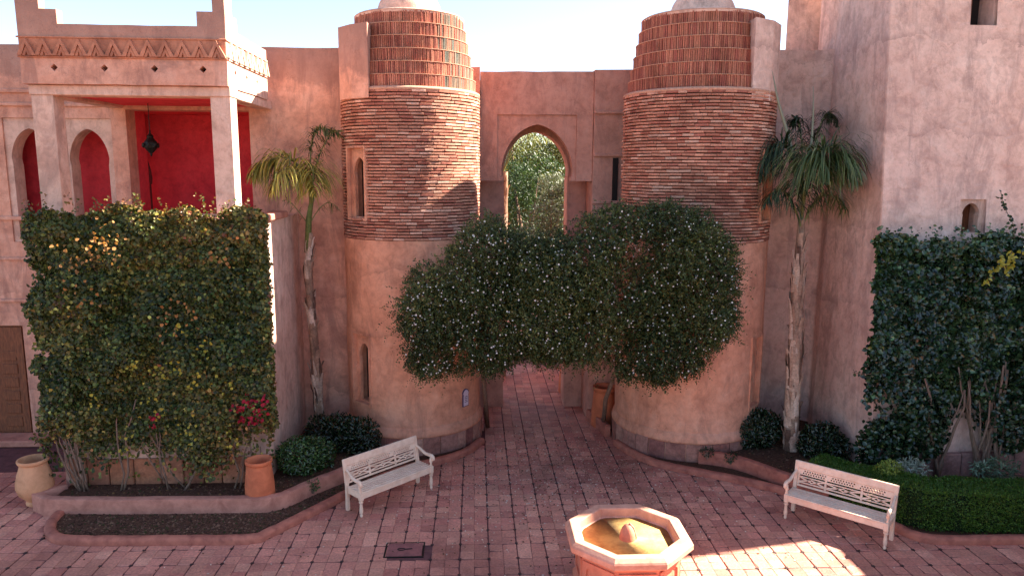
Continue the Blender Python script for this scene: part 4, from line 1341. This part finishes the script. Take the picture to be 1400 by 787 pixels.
# free runner up the wall and a tendril reaching left
def runner(t, pth, n, Lr, pal, sd):
    g_ = np.random.default_rng(sd)
    Pp = np.array(pth, float)
    f = np.sort(g_.random(n)) * (len(Pp) - 1)
    i = np.minimum(f.astype(int), len(Pp) - 2); u = (f - i)[:, None]
    P = Pp[i] * (1 - u) + Pp[i + 1] * u + g_.normal(0, .025, (n, 3))
    L = g_.uniform(*Lr, n)
    o = leaves('runner', P, g_.normal(0, 1, (n, 3)), g_.normal(0, .5, (n, 3)) + [0, -1, .3], L, L * .75, ramp(g_.uniform(.1, .8, n), pal), M['leaf']); into(o, t); o['kind'] = 'stuff'
    b = MB(); b.tube(pth, .006, 5); into(b.build('stem', M['bark']), t)
runner(vr, [(10.0, 12.95, 4.7), (9.95, 13.0, 5.0), (9.75, 13.05, 5.35), (9.7, 13.08, 5.6)], 40, (.05, .09), PAL_R, 2)
runner(vr, [(7.5, 12.7, 2.3), (7.2, 12.55, 2.28), (6.85, 12.5, 2.33)], 26, (.05, .09), PAL_R, 3)
# red blossoms, yellow leaves and orange tufts of the left vine
g_ = np.random.default_rng(77)
def spots_on(name, centres, n, sp, cols, Lr=(.05, .08)):
    ps = []
    for (x, z) in centres:
        k = int(n)
        ps.append(np.stack([g_.normal(x, sp, k), 12.36 + g_.normal(0, .04, k), g_.normal(z, sp, k)], 1))
    P = np.concatenate(ps); k = len(P)
    L = g_.uniform(*Lr, k)
    o = leaves(name, P, g_.normal(0, 1, (k, 3)), g_.normal(0, .5, (k, 3)) + [0, -1, .3], L, L * .85, ramp(g_.random(k), cols), M['petal']); into(o, vl); o['kind'] = 'stuff'
spots_on('red_blossom', [(-3.75, 1.75), (-3.82, 1.55), (-3.95, 1.95), (-4.1, 1.8), (-4.0, 1.6), (-5.55, 1.62), (-3.68, 1.9)], 13, .06, [(0, (.22, .008, .02)), (1, (.42, .02, .045))])
spots_on('yellow_leaves', [(-5.9, 2.5), (-5.4, 2.45), (-5.15, 2.5), (-4.9, 2.35), (-5.5, 1.75), (-4.6, 2.9), (-4.3, 2.2), (-6.6, 1.9), (-5.0, 3.2), (-4.9, 1.4), (-4.2, 1.3), (-5.6, 1.95), (-6.1, 1.2)], 9, .10, [(0, (.30, .25, .03)), (1, (.5, .38, .06))], (.05, .075))
spots_on('orange_leaves', [(-6.35, 4.6), (-6.2, 4.4), (-6.1, 4.75), (-6.75, 4.4), (-4.35, 4.5), (-6.6, 3.8), (-4.9, 3.5), (-5.2, 3.3)], 16, .16, [(0, (.26, .12, .04)), (1, (.42, .20, .07))], (.05, .08))

def ray_plane(px, py, y):
    """photo pixel to a point on the plane y = const"""
    d = fw * 993.9 + ax * (px - 700) - ay * (py - 393.5)
    return d.x / d.y * y, EYE + d.z / d.y * y

def flower_bush(name, label, poly_px, trunk, n, seed):
    """airy shrub: sprigs of tiny leaves through an irregular volume, set with white flowers"""
    g_ = np.random.default_rng(seed)
    poly = [ray_plane(x, y, 13.9) for x, y in poly_px]
    xs = [p[0] for p in poly]; zs = [p[1] for p in poly]
    t = empty(name, (trunk[0][0], trunk[0][1], 0), 0, label, 'shrub', 'white-flowered shrubs between the towers')
    b = MB(); b.tube(trunk, [.055, .05, .045, .035], 8); into(b.build('trunk', M['bark'], smooth=True), t)
    for q in range(5):
        e = Vector(trunk[-1]); d = Vector((g_.normal(0, .7), g_.normal(-.1, .2), g_.uniform(.2, 1.4)))
        b = MB(); b.tube([e, e + d * .5 + Vector((g_.normal(0, .1), 0, 0)), e + d], [.028, .02, .012], 6); into(b.build('branch', M['bark'], smooth=True), t)
    pa = np.array(poly); pb = np.roll(pa, -1, 0)
    def edist(x, z):
        d = pb - pa; w_ = np.array([x, z]) - pa
        u = np.clip((w_ * d).sum(1) / (d * d).sum(1), 0, 1)[:, None]
        return np.sqrt(((w_ - u * d) ** 2).sum(1)).min()
    sp, nr = [], []
    while len(sp) < n:
        x, z = g_.uniform(min(xs), max(xs)), g_.uniform(min(zs), max(zs))
        if not inpoly(x, z, poly): continue
        ed = edist(x, z)
        ht = .7 * math.sqrt(max(0, 1 - (1 - min(ed / .6, 1)) ** 2)) + .10
        v = g_.uniform(-1, 1)
        v = math.copysign(abs(v) ** .45, v) if g_.random() < .75 else v
        if v > .2 and g_.random() < .6: v = -v            # more leaves on the open side
        yc = 13.72
        for (tx, ty, tr) in (TL, TR):
            if abs(x - tx) < tr + .5:
                yl = ty - math.sqrt(max((tr + .12) ** 2 - (x - tx) ** 2, 0)) if abs(x - tx) < tr + .12 else ty
                if yc + v * ht > yl - .05: v = min(v, (yl - .05 - yc) / max(ht, .05))
        if 0.1 < x < 3.1 and v > 0: v *= 1.6
        y = yc + v * ht
        lump = fbm(np.array([[x, y, z]]), .8, seed + 4)[0]
        if lump < -.45 and g_.random() < .75: continue
        nz_e = .22 * (fbm(np.array([[x, 0, z]]), 1.3, seed + 9)[0] + .35)
        if ed < nz_e and g_.random() < .85: continue
        y += .2 * lump * (-1 if v < 0 else 0)
        sp.append((x, y, z))
        # outward direction: towards the surface
        cx_, cz_ = sum(xs) / len(xs), sum(zs) / len(zs)
        k_ = (1 - min(ed / .8, 1))
        nr.append(((x - cx_) * k_ * .8, v * (1.2 - k_), (z - cz_) * k_ * .9))
    sp = np.array(sp); nr = np.array(nr)
    m_ = 12
    d = unit(nr + g_.normal(0, .55, nr.shape) + [0, 0, .1])
    ln_ = g_.uniform(.10, .26, len(sp)) * np.where(g_.random(len(sp)) < .08, 1.9, 1)
    drp = g_.uniform(.1, .9, len(sp))
    Ps, As, Ns, Cs = [], [], [], []
    tone0 = .5 + .22 * fbm(sp, .5, seed + 3) + g_.normal(0, .12, len(sp))
    pal = [(0, (0.0131, 0.0221, 0.00656)), (.3, (0.0312, 0.0459, 0.0131)), (.6, (0.0656, 0.082, 0.023)), (.85, (0.123, 0.127, 0.0369)), (1, (0.197, 0.156, 0.0574))]
    for j in range(m_):
        f = (j + .5) / m_
        p = sp + d * (ln_ * f)[:, None]
        p[:, 2] -= drp * ln_ * f * f * .5
        sd = unit(np.cross(d, g_.normal(0, 1, d.shape)))
        Ps.append(p); As.append(d * .6 + sd); Ns.append(g_.normal(0, .6, d.shape) + [0, -.35, .8]); Cs.append(ramp(tone0 + g_.normal(0, .1, len(sp)), pal) * np.exp(g_.normal(.05, .38, (len(sp), 1))))
    P = np.concatenate(Ps); A = np.concatenate(As); N = np.concatenate(Ns); c = np.concatenate(Cs)
    L = g_.uniform(.036, .066, len(P))
    o = leaves('crown', P, A, N, L, L * .45, c, M['leaf'], broad=False); into(o, t); o['kind'] = 'stuff'
    # flowers on the outside
    front = sp[(nr[:, 1] < -.25)]
    idx = g_.choice(len(front), min(900, len(front)), replace=False)
    F = front[idx] + np.stack([g_.normal(0, .05, len(idx)), g_.uniform(-.22, -.02, len(idx)), g_.normal(.02, .05, len(idx))], 1)
    k = len(F)
    PP, AA, NN = [], [], []
    for j in range(5):
        a = j * 1.2566 + g_.uniform(0, 1, k) * .3
        PP.append(F); AA.append(np.stack([np.cos(a), np.full(k, -.25), np.sin(a)], 1)); NN.append(np.stack([g_.normal(0, .2, k), np.full(k, -1.), np.full(k, .3)], 1))
    L = np.tile(g_.uniform(.011, .024, k), 5)
    o = leaves('flowers', np.concatenate(PP), np.concatenate(AA), np.concatenate(NN), L, L * .7, np.full((5 * k, 3), .8) * g_.uniform(.85, 1, (5 * k, 1)), M['petal'], broad=False); into(o, t); o['kind'] = 'stuff'
    return t
flower_bush('flowering_shrub', 'white-flowered shrub growing against the plaqued tower', [(548, 395), (566, 372), (605, 345), (634, 312), (655, 292), (690, 300), (712, 318), (770, 322), (800, 400), (780, 482), (700, 486), (665, 500), (620, 497), (585, 508), (560, 482), (556, 450), (545, 425)],
            [(.28, 16.3, 0), (.22, 15.6, .9), (.15, 14.9, 1.8), (.05, 14.2, 2.6)], 8200, 51)
flower_bush('flowering_shrub', 'larger white-flowered shrub growing over the gate passage to the spear-leaved palm side', [(690, 345), (750, 322), (800, 300), (832, 285), (870, 288), (915, 278), (960, 292), (985, 322), (998, 365), (985, 400), (996, 425), (970, 468), (940, 500), (895, 512), (850, 505), (800, 490), (735, 482), (690, 478), (680, 420)],
            [(2.95, 16.0, .05), (2.9, 15.5, .9), (3.0, 14.8, 1.8), (3.1, 14.1, 2.6)], 11500, 61)

def shrub(name, label, blobs, Lr, pal, seed, mat, base, group=None, wr=.5):
    t = empty(name, base, 0, label, 'shrub', group)
    Ps = [blob_leaves(n, c0, rad, Lr, pal, seed + i * 7, wr=wr) for i, (c0, rad, n) in enumerate(blobs)]
    o = leaves('foliage', *[np.concatenate([p[k] for p in Ps]) for k in range(6)], mat); into(o, t); o['kind'] = 'stuff'
    for q in range(4):
        c0, rad, _ = blobs[q % len(blobs)]
        b = MB(); b.tube([(base[0], base[1], base[2] - .03), ((base[0] + c0[0]) / 2 + random.uniform(-.05, .05), c0[1], (base[2] + c0[2]) / 2), (c0[0] + random.uniform(-.2, .2) * rad[0], c0[1], c0[2])], [.02, .016, .01], 6)
        into(b.build('stem', M['bark']), t)
    return t
PAL_G = [(0, (.016, .035, .012)), (.4, (.035, .075, .02)), (.7, (.07, .13, .03)), (1, (.13, .2, .05))]
PAL_D = [(0, (.006, .013, .005)), (.5, (.015, .032, .011)), (1, (.04, .065, .02))]
PAL_H = [(0, (.02, .05, .006)), (.4, (.05, .11, .012)), (.7, (.09, .17, .02)), (1, (.17, .24, .035))]
shrub('round_shrub', 'rounded green shrub behind the orange terracotta pot', [((-3.3, 13.3, .56), (.48, .42, .36), 2600), ((-3.0, 13.55, .5), (.3, .3, .3), 800)], (.045, .075), PAL_G, 3, M['leaf_shiny'], (-3.3, 13.3, .235))
shrub('dark_shrub', 'dark bushy shrub between the slender palm and the tower', [((-2.75, 14.45, .55), (.45, .4, .42), 1700), ((-2.3, 14.25, .55), (.38, .35, .4), 1300), ((-3.2, 14.7, .5), (.35, .3, .35), 900)], (.06, .10), PAL_D, 13, M['leaf_shiny'], (-2.7, 14.4, .235), wr=.38)
shrub('dark_shrub', 'dark glossy shrub between the tower base and the thick palm trunk', [((5.85, 14.35, .55), (.52, .42, .42), 2800), ((6.15, 14.5, .6), (.35, .35, .36), 900)], (.06, .10), PAL_D, 23, M['leaf_shiny'], (5.85, 14.35, .235), wr=.42)
shrub('dark_shrub', 'dark glossy shrub between the thick palm trunk and the corner of the tall building', [((7.0, 13.75, .5), (.45, .4, .42), 2200), ((7.25, 13.6, .45), (.25, .3, .32), 600)], (.06, .10), PAL_D, 33, M['leaf_shiny'], (7.0, 13.75, .235), wr=.42)
shrub('variegated_shrub', 'small yellow-green variegated shrub rising above the box hedge', [((7.25, 11.75, .74), (.24, .2, .2), 900)], (.03, .05), [(0, (.08, .13, .02)), (.5, (.22, .28, .04)), (1, (.42, .44, .1))], 43, M['leaf'], (7.25, 11.75, .05))
shrub('silver_plant', 'silver-leaved plant behind the box hedge', [((7.85, 12.05, .62), (.28, .2, .2), 420)], (.08, .14), [(0, (.16, .2, .13)), (.6, (.4, .42, .34)), (1, (.58, .6, .5))], 53, M['leaf'], (7.85, 12.05, .235), wr=.2)
shrub('silver_plant', 'low grey-green plant at the foot of the bare ivy stems', [((9.35, 11.95, .68), (.45, .2, .2), 420)], (.06, .11), [(0, (.04, .07, .04)), (.6, (.14, .2, .12)), (1, (.3, .34, .24))], 54, M['leaf'], (9.35, 11.95, .055), wr=.3)
for (x, y, z, lb) in ((4.66, 13.72, .36, 'small weed sprouting where the red planter wall meets the tower'), (5.1, 13.58, .30, 'small leafy weed hanging over the dark red planter wall'), (-2.95, 12.62, .26, 'small weed hanging over the pink planter wall')):
    shrub('weed', lb, [((x, y, z), (.14, .08, .12), 110)], (.03, .06), PAL_D if x > 0 else PAL_G, int(x * 10) + 90, M['leaf'], (x, y, z - .12))

# clipped box hedge: one continuous mat of tiny leaves round a curved box
def hedge():
    g_ = np.random.default_rng(5)
    t = empty('box_hedge', (8.6, 11.1, 0), 0, 'clipped bright green box hedge behind the cream bench', 'hedge')
    path = np.array([(6.35, 12.65), (6.75, 12.15), (7.05, 11.7), (7.45, 11.32), (8.0, 11.15), (9.0, 11.12), (11.1, 11.15)])
    hts = np.array([.62, .66, .70, .72, .72, .70, .70]); hw_ = np.array([.26, .3, .32, .34, .35, .36, .36])
    seg = np.r_[0, np.cumsum(np.hypot(*np.diff(path, axis=0).T))]
    n = 46000
    s_ = g_.random(n) * seg[-1]
    X = np.interp(s_, seg, path[:, 0]); Y = np.interp(s_, seg, path[:, 1]); H_ = np.interp(s_, seg, hts); Wd = np.interp(s_, seg, hw_)
    tx = np.interp(s_ + .05, seg, path[:, 0]) - np.interp(s_ - .05, seg, path[:, 0]); ty = np.interp(s_ + .05, seg, path[:, 1]) - np.interp(s_ - .05, seg, path[:, 1])
    l_ = np.hypot(tx, ty) + 1e-6; nx, ny = ty / l_, -tx / l_          # points to the open (court) side
    per = g_.random(n)
    # cross-section: front face, top, back, with round shoulders
    a = (per * 1.9 - .35) * math.pi / 2 * 1.15
    u = np.clip(np.cos(a) * 1.35, -1, 1); v = np.clip(np.sin(a) * 1.45, -.98, 1)
    low = (per < .38)
    v = np.where(low, g_.uniform(-.95, .99, n), v); u = np.where(low, 1 - .04 * g_.random(n), u)
    shr = 1 - np.abs(g_.normal(0, .07, n))
    B = np.stack([X, Y, H_ * (v * .5 + .5)], 1)
    lump = .035 * fbm(B, 1.1, 3)
    off = (u * Wd * shr + lump * u)
    P = np.stack([X + nx * off, Y + ny * off, .03 + H_ * (v * shr * .5 + .5) + lump * np.clip(v, 0, 1)], 1)
    No = unit(np.stack([nx * u, ny * u, np.clip(v, -.2, 1) * .9], 1) + g_.normal(0, .45, (n, 3)))
    A = unit(np.stack([nx * u, ny * u, v * .5 + .5], 1) * .6 + g_.normal(0, .7, (n, 3)))
    c = ramp(.5 + .15 * fbm(P, .8, 9) + g_.normal(0, .18, n), PAL_H) * g_.uniform(.7, 1.3, (n, 1))
    L = g_.uniform(.022, .042, n)
    o = leaves('foliage', P, A, No, L, L * .55, c, M['leaf'], broad=False); into(o, t); o['kind'] = 'stuff'
    core = MB()
    vs, fs = [], []
    pr = [(-.85, .0), (-.85, .80), (-.6, .9), (.6, .9), (.85, .80), (.85, .0)]
    K = 24
    for i in range(K + 1):
        q = seg[-1] * i / K
        x, y = np.interp(q, seg, path[:, 0]), np.interp(q, seg, path[:, 1])
        dx, dy = np.interp(q + .05, seg, path[:, 0]) - np.interp(q - .05, seg, path[:, 0]), np.interp(q + .05, seg, path[:, 1]) - np.interp(q - .05, seg, path[:, 1])
        l2 = math.hypot(dx, dy); h_, w_ = np.interp(q, seg, hts), np.interp(q, seg, hw_)
        for uu, vv in pr: vs.append((x + dy / l2 * uu * w_ * .9, y - dx / l2 * uu * w_ * .9, .05 + vv * h_ * .93))
    for i in range(K):
        for k in range(5): fs.append((i * 6 + k, (i + 1) * 6 + k, (i + 1) * 6 + k + 1, i * 6 + k + 1))
    core.add(vs, fs, (.015, .03, .008)); into(core.build('twig_core', M['palmbark']), t)
hedge()

def frond(t, pth, nl, Lmax, W_, pal, seed, droop=1.0, r_=.018, plume=.5, start=.12):
    """one feather leaf: a tapering midrib with two rows of long hanging leaflets"""
    g_ = np.random.default_rng(seed)
    C = [Vector(p) for p in pth]
    def bz(f):
        a = C
        while len(a) > 1: a = [a[i].lerp(a[i + 1], f) for i in range(len(a) - 1)]
        return a[0]
    rib = [bz(i / 14) for i in range(15)]
    b = MB(); b.tube(rib, [r_ * (1 - .85 * i / 14) + .003 for i in range(15)], 6, c=(.20, .20, .07))
    vs, fs, cs = [], [], []
    for k in range(nl):
        f = start + (1 - start) * (k + g_.random()) / nl
        p = bz(f); tn = (bz(min(f + .02, 1)) - bz(max(f - .02, 0))).normalized()
        sd = tn.cross(Vector((0, 0, 1)))
        if sd.length < .1: sd = Vector((1, 0, 0))
        sd.normalize(); up = sd.cross(tn)
        prof_ = math.sin(math.pi * min(1, .12 + f * .92)) ** .6
        for s in (-1, 1):
            Ln = Lmax * prof_ * g_.uniform(.75, 1.1)
            d = (sd * s * g_.uniform(.5, 1) + tn * g_.uniform(.25, .75) + up * g_.normal(.15, plume)).normalized()
            q = p.copy(); wdir = d.cross(Vector((0, 0, 1)))
            if wdir.length < .05: wdir = tn
            wdir.normalize()
            n0 = len(vs); ns = 5
            wd = W_ * g_.uniform(.7, 1.2)
            for i in range(ns + 1):
                w_ = wd * (1 - (i / ns) ** 2 * .9) * (.6 if i == 0 else 1) * .5
                vs += [q + wdir * w_, q - wdir * w_]
                d = (d + Vector((0, 0, -1)) * droop * (.16 + .09 * i) * g_.uniform(.6, 1.3)).normalized()
                q = q + d * Ln / ns
            cl = ramp(np.array([g_.normal(.5, .25)]), pal)[0] * g_.uniform(.75, 1.25)
            for i in range(ns):
                a = n0 + i * 2; fs.append((a, a + 1, a + 3, a + 2)); cs.append(tuple(cl))
    n0 = len(b.v); b.v.extend([tuple(v) for v in vs]); b.f.extend([tuple(i + n0 for i in f) for f in fs]); b.c.extend(cs)
    return into(b.build('frond', M['palmleaf']), t)

def palm_trunk(t, pth, rads, seed, ns, hmin=0, cols=((.42, .30, .22), (.30, .2, .15), (.5, .37, .28), (.2, .12, .09))):
    g_ = np.random.default_rng(seed)
    b = MB(); b.tube(pth, rads, 12, c=(.40, .26, .18)); into(b.build('trunk', M['palmbark'], smooth=True, angle=60), t)
    C = [Vector(p) for p in pth]
    def at(f):
        x = f * (len(C) - 1); i = min(int(x), len(C) - 2)
        return C[i].lerp(C[i + 1], x - i), rads[i] + (rads[i + 1] - rads[i]) * (x - i)
    for k in range(ns):                                 # old split leaf sheaths clasping the trunk
        f0 = g_.uniform(.02, .86); ln_ = g_.uniform(.06, .16)
        a = g_.uniform(0, 6.28); wd = g_.uniform(.35, .9)
        mb = MB(); vs, fs = [], []
        for i in range(6):
            u = i / 5
            p, r_ = at(min(f0 + ln_ * u, 1))
            off = .008 + .10 * max(0, u - .4) ** 1.3 * g_.uniform(.3, 1.6)
            w_ = wd * (1 - u * .72)
            for j in (-1, -.3, .3, 1):
                aa = a + j * w_ + .5 * u * (g_.random() - .5) * .4
                rr = r_ + off + (.006 if abs(j) < .5 else 0)
                vs.append((p.x + rr * math.cos(aa), p.y + rr * math.sin(aa), p.z))
        for i in range(5):
            for j in range(3): fs.append((i * 4 + j, i * 4 + j + 1, (i + 1) * 4 + j + 1, (i + 1) * 4 + j))
        mb.add(vs, fs, cols[int(g_.integers(len(cols)))])
        into(mb.build('leaf_sheath', M['palmbark'], smooth=True), t)

def P3(px, py, y):
    x, z = ray_plane(px, py, y)
    return (x, y, z)
# slender palm, its fronds coloured as if sunlit
pl = empty('palm_tree', (-3.4, 15.2, .2), 0, 'slender palm with drooping fronds coloured a sunlit gold against the salmon wall', 'palm', 'courtyard palms')
palm_trunk(pl, [P3(439, 600, 15.2), P3(434, 520, 15.22), P3(427, 440, 15.2), P3(421, 370, 15.18), P3(424, 318, 15.2)], [.10, .093, .088, .078, .055], 3, 60, cols=((.58, .42, .32), (.36, .22, .15), (.66, .50, .40), (.14, .08, .06), (.45, .29, .2)))
b = MB(); b.tube([P3(421, 345, 15.2), P3(422, 300, 15.2), P3(428, 262, 15.2)], [.075, .06, .035], 8, c=(.16, .19, .06)); into(b.build('crownshaft', M['palmbark'], smooth=True), pl)
PG_SUN = [(0, (.07, .085, .02)), (.3, (.16, .16, .03)), (.6, (.36, .29, .05)), (1, (.55, .42, .10))]  # sunlight put into the leaf colour as gold
PGd = [(0, (.02, .035, .012)), (.5, (.06, .08, .022)), (1, (.22, .19, .05))]
o_ = P3(424, 285, 15.2)
frond(pl, [o_, P3(425, 215, 15.1), P3(395, 200, 14.9), P3(345, 215, 14.75), P3(346, 250, 14.7)], 110, .85, .032, PG_SUN, 1, 1.3)
frond(pl, [o_, P3(428, 235, 15.0), P3(400, 212, 14.5), P3(368, 228, 14.1), P3(372, 275, 14.0)], 90, .8, .032, PG_SUN, 2, 1.3)
frond(pl, [o_, P3(428, 240, 15.0), P3(432, 205, 14.6), P3(425, 225, 14.2), P3(430, 275, 14.1)], 90, .8, .032, PG_SUN, 5, 1.3)
frond(pl, [o_, P3(427, 215, 15.3), P3(415, 172, 15.35), P3(440, 158, 15.3), P3(476, 195, 15.2)], 95, .38, .026, PGd, 3, 1.0, plume=.7, start=.25)
frond(pl, [o_, P3(426, 240, 15.3), P3(438, 190, 15.3), P3(455, 172, 15.2), P3(470, 180, 15.1)], 60, .32, .024, PGd, 4, .9, plume=.6, start=.2)
frond(pl, [P3(424, 305, 15.2), P3(440, 275, 15.2), P3(452, 268, 15.1), P3(466, 290, 15.0)], 14, .35, .016, PGd, 6, .8, r_=.01)
frond(pl, [P3(424, 310, 15.2), P3(405, 285, 15.2), P3(395, 268, 15.1), P3(386, 275, 15.0)], 10, .3, .016, PGd, 7, .9, r_=.01)
# thick-trunked green palm with two closed spears
pr_ = empty('palm_tree', (6.55, 14.1, .2), 0, 'sturdy palm with dark green fronds and two upright spear leaves', 'palm', 'courtyard palms')
palm_trunk(pr_, [P3(1080, 632, 14.1), P3(1083, 560, 14.12), P3(1087, 470, 14.15), P3(1091, 380, 14.2), P3(1096, 300, 14.25)], [.155, .14, .13, .108, .07], 8, 70, cols=((.60, .42, .31), (.38, .23, .16), (.68, .52, .41), (.15, .085, .06), (.48, .31, .22)))
PD = [(0, (.010, .022, .010)), (.5, (.025, .05, .022)), (1, (.06, .09, .04))]
PM = [(0, (.018, .038, .012)), (.5, (.07, .105, .03)), (1, (.22, .24, .09))]
c0 = P3(1096, 300, 14.25)
def spear(pts, r_):
    b = MB(); b.tube(pts, r_, 7, c=(.30, .29, .20)); into(b.build('spear_leaf', M['palmleaf'], smooth=True), pr_)
spear([c0, P3(1090, 232, 14.3), P3(1076, 180, 14.3), P3(1064, 140, 14.3), P3(1056, 98, 14.3)], [.035, .025, .035, .026, .004])
spear([c0, P3(1104, 240, 14.3), P3(1110, 190, 14.3), P3(1112, 155, 14.3), P3(1112, 118, 14.3)], [.035, .03, .026, .018, .004])
frond(pr_, [c0, P3(1105, 225, 14.1), P3(1120, 180, 13.8), P3(1165, 190, 13.5), P3(1172, 262, 13.4)], 170, 1.15, .03, PM, 11, 1.25)
frond(pr_, [c0, P3(1100, 230, 13.9), P3(1110, 180, 13.5), P3(1128, 195, 13.2), P3(1135, 255, 13.0)], 160, 1.15, .03, PM, 12, 1.25)
frond(pr_, [c0, P3(1095, 230, 14.3), P3(1080, 170, 14.4), P3(1045, 175, 14.3), P3(1036, 262, 14.2)], 160, 1.05, .03, PD, 13, 1.2)
frond(pr_, [c0, P3(1100, 220, 14.4), P3(1098, 165, 14.6), P3(1088, 140, 14.7), P3(1078, 178, 14.8)], 90, .5, .028, PD, 14, 1.3, start=.35)
frond(pr_, [c0, P3(1110, 210, 14.5), P3(1120, 150, 14.7), P3(1136, 128, 14.8), P3(1148, 182, 14.8)], 90, .5, .028, PD, 15, 1.3, start=.35)
frond(pr_, [P3(1095, 310, 14.2), P3(1082, 262, 14.0), P3(1062, 235, 13.8), P3(1040, 290, 13.7)], 70, .7, .026, PD, 16, 1.1)
frond(pr_, [P3(1097, 310, 14.2), P3(1115, 262, 14.3), P3(1140, 245, 14.4), P3(1165, 300, 14.5)], 60, .7, .026, PM, 17, 1.1)

# ------------------------------------------------------------------ garden beyond the gate
def far_tree(name, label, base, h, cr, n, Lr, pal, seed, mat, trunk_r=.09, blobs=7, zc=.62, group=None):
    g_ = np.random.default_rng(seed)
    t = empty(name, base, 0, label, 'tree', group)
    x, y, z = base
    b = MB(); b.tube([(x, y, z - .05), (x + g_.normal(0, .1), y, z + h * .25), (x + g_.normal(0, .2), y, z + h * .5), (x + g_.normal(0, .2), y, z + h * .75)], [trunk_r * 1.3, trunk_r, trunk_r * .7, trunk_r * .3], 8); into(b.build('trunk', M['bark'], smooth=True), t)
    Ps = []
    for k in range(blobs):
        c0 = (x + g_.normal(0, cr * .45), y + g_.normal(0, cr * .35), z + h * zc + g_.normal(0, h * .16))
        b = MB(); b.tube([(x, y, z + h * .3), ((x + c0[0]) / 2, (y + c0[1]) / 2, z + h * .45), c0], [trunk_r * .5, trunk_r * .35, trunk_r * .15], 6); into(b.build('limb', M['bark'], smooth=True), t)
        r_ = cr * g_.uniform(.4, .7)
        Ps.append(blob_leaves(n // blobs, c0, (r_, r_, r_ * .85), Lr, pal, seed + k * 3, wr=.35))
    o = leaves('crown', *[np.concatenate([p[k] for p in Ps]) for k in range(6)], mat, broad=False); into(o, t); o['kind'] = 'stuff'
    return t
OLV = [(0, (.045, .055, .03)), (.5, (.12, .135, .085)), (1, (.24, .25, .18))]
YEL = [(0, (.025, .04, .008)), (.5, (.085, .095, .016)), (1, (.19, .165, .03))]
DKG = [(0, (.01, .025, .008)), (.5, (.03, .06, .016)), (1, (.07, .11, .03))]
far_tree('olive_tree', 'silvery olive tree seen through the gate arch', (2.25, 22.6, 0), 6.1, .95, 13000, (.06, .11), OLV, 4, M['leaf'], .11, 8, .74)
far_tree('garden_tree', 'yellow-green airy tree filling the top of the gate arch', (2.3, 31, 0), 7.9, 2.3, 26000, (.10, .19), YEL, 14, M['leaf'], .14, 10, .68)
far_tree('garden_tree', 'dark evergreen tree behind the olive in the gate arch', (1.7, 27, 0), 7.0, 1.7, 14000, (.09, .15), DKG, 24, M['leaf'], .12, 7, .66)
far_tree('garden_tree', 'pale grey-green tree at the back of the garden beyond the gate', (.8, 34, 0), 8.7, 2.4, 20000, (.10, .18), OLV, 34, M['leaf'], .14, 8, .66)
far_tree('garden_tree', 'broad green tree closing the view beyond the gate', (4.0, 37, 0), 9.2, 3.0, 16000, (.12, .2), DKG, 44, M['leaf'], .16, 9, .55)
far_tree('garden_tree', 'low dense green tree far down the garden path', (2.4, 42, 0), 9.2, 3.8, 22000, (.14, .24), YEL, 54, M['leaf'], .16, 9, .5)
b = MB(); b.ext(wob([(3.35, 19), (3.65, 19), (3.65, 27), (3.35, 27)], .8), [], 0, 4.2, 'z')  # unseen wall, added to keep sun off the garden path
tag(b.build('path_shade_wall', M['gate']), 'unseen plain wall added to shade the path beyond the gate', 'wall')
sp_ = empty('date_palm', (.72, 20.6, 0), 0, 'shaggy brown palm trunk seen inside the gate arch', 'palm')
palm_trunk(sp_, [(.70, 20.6, -.03), (.74, 20.6, 2.2), (.76, 20.6, 4.4), (.80, 20.6, 5.9)], [.2, .17, .16, .12], 18, 70, cols=((.40, .24, .15), (.28, .16, .1), (.5, .33, .22)))
for k in range(7):
    a = k * .9
    frond(sp_, [(.80, 20.6, 5.9), (.8 + .3 * math.cos(a), 20.6 + .3 * math.sin(a), 6.8), (.8 + .9 * math.cos(a), 20.6 + .9 * math.sin(a), 7.2), (.8 + 1.5 * math.cos(a), 20.6 + 1.5 * math.sin(a), 6.6)], 30, .4, .03, [(0, (.06, .09, .03)), (1, (.3, .32, .14))], 70 + k, .5)
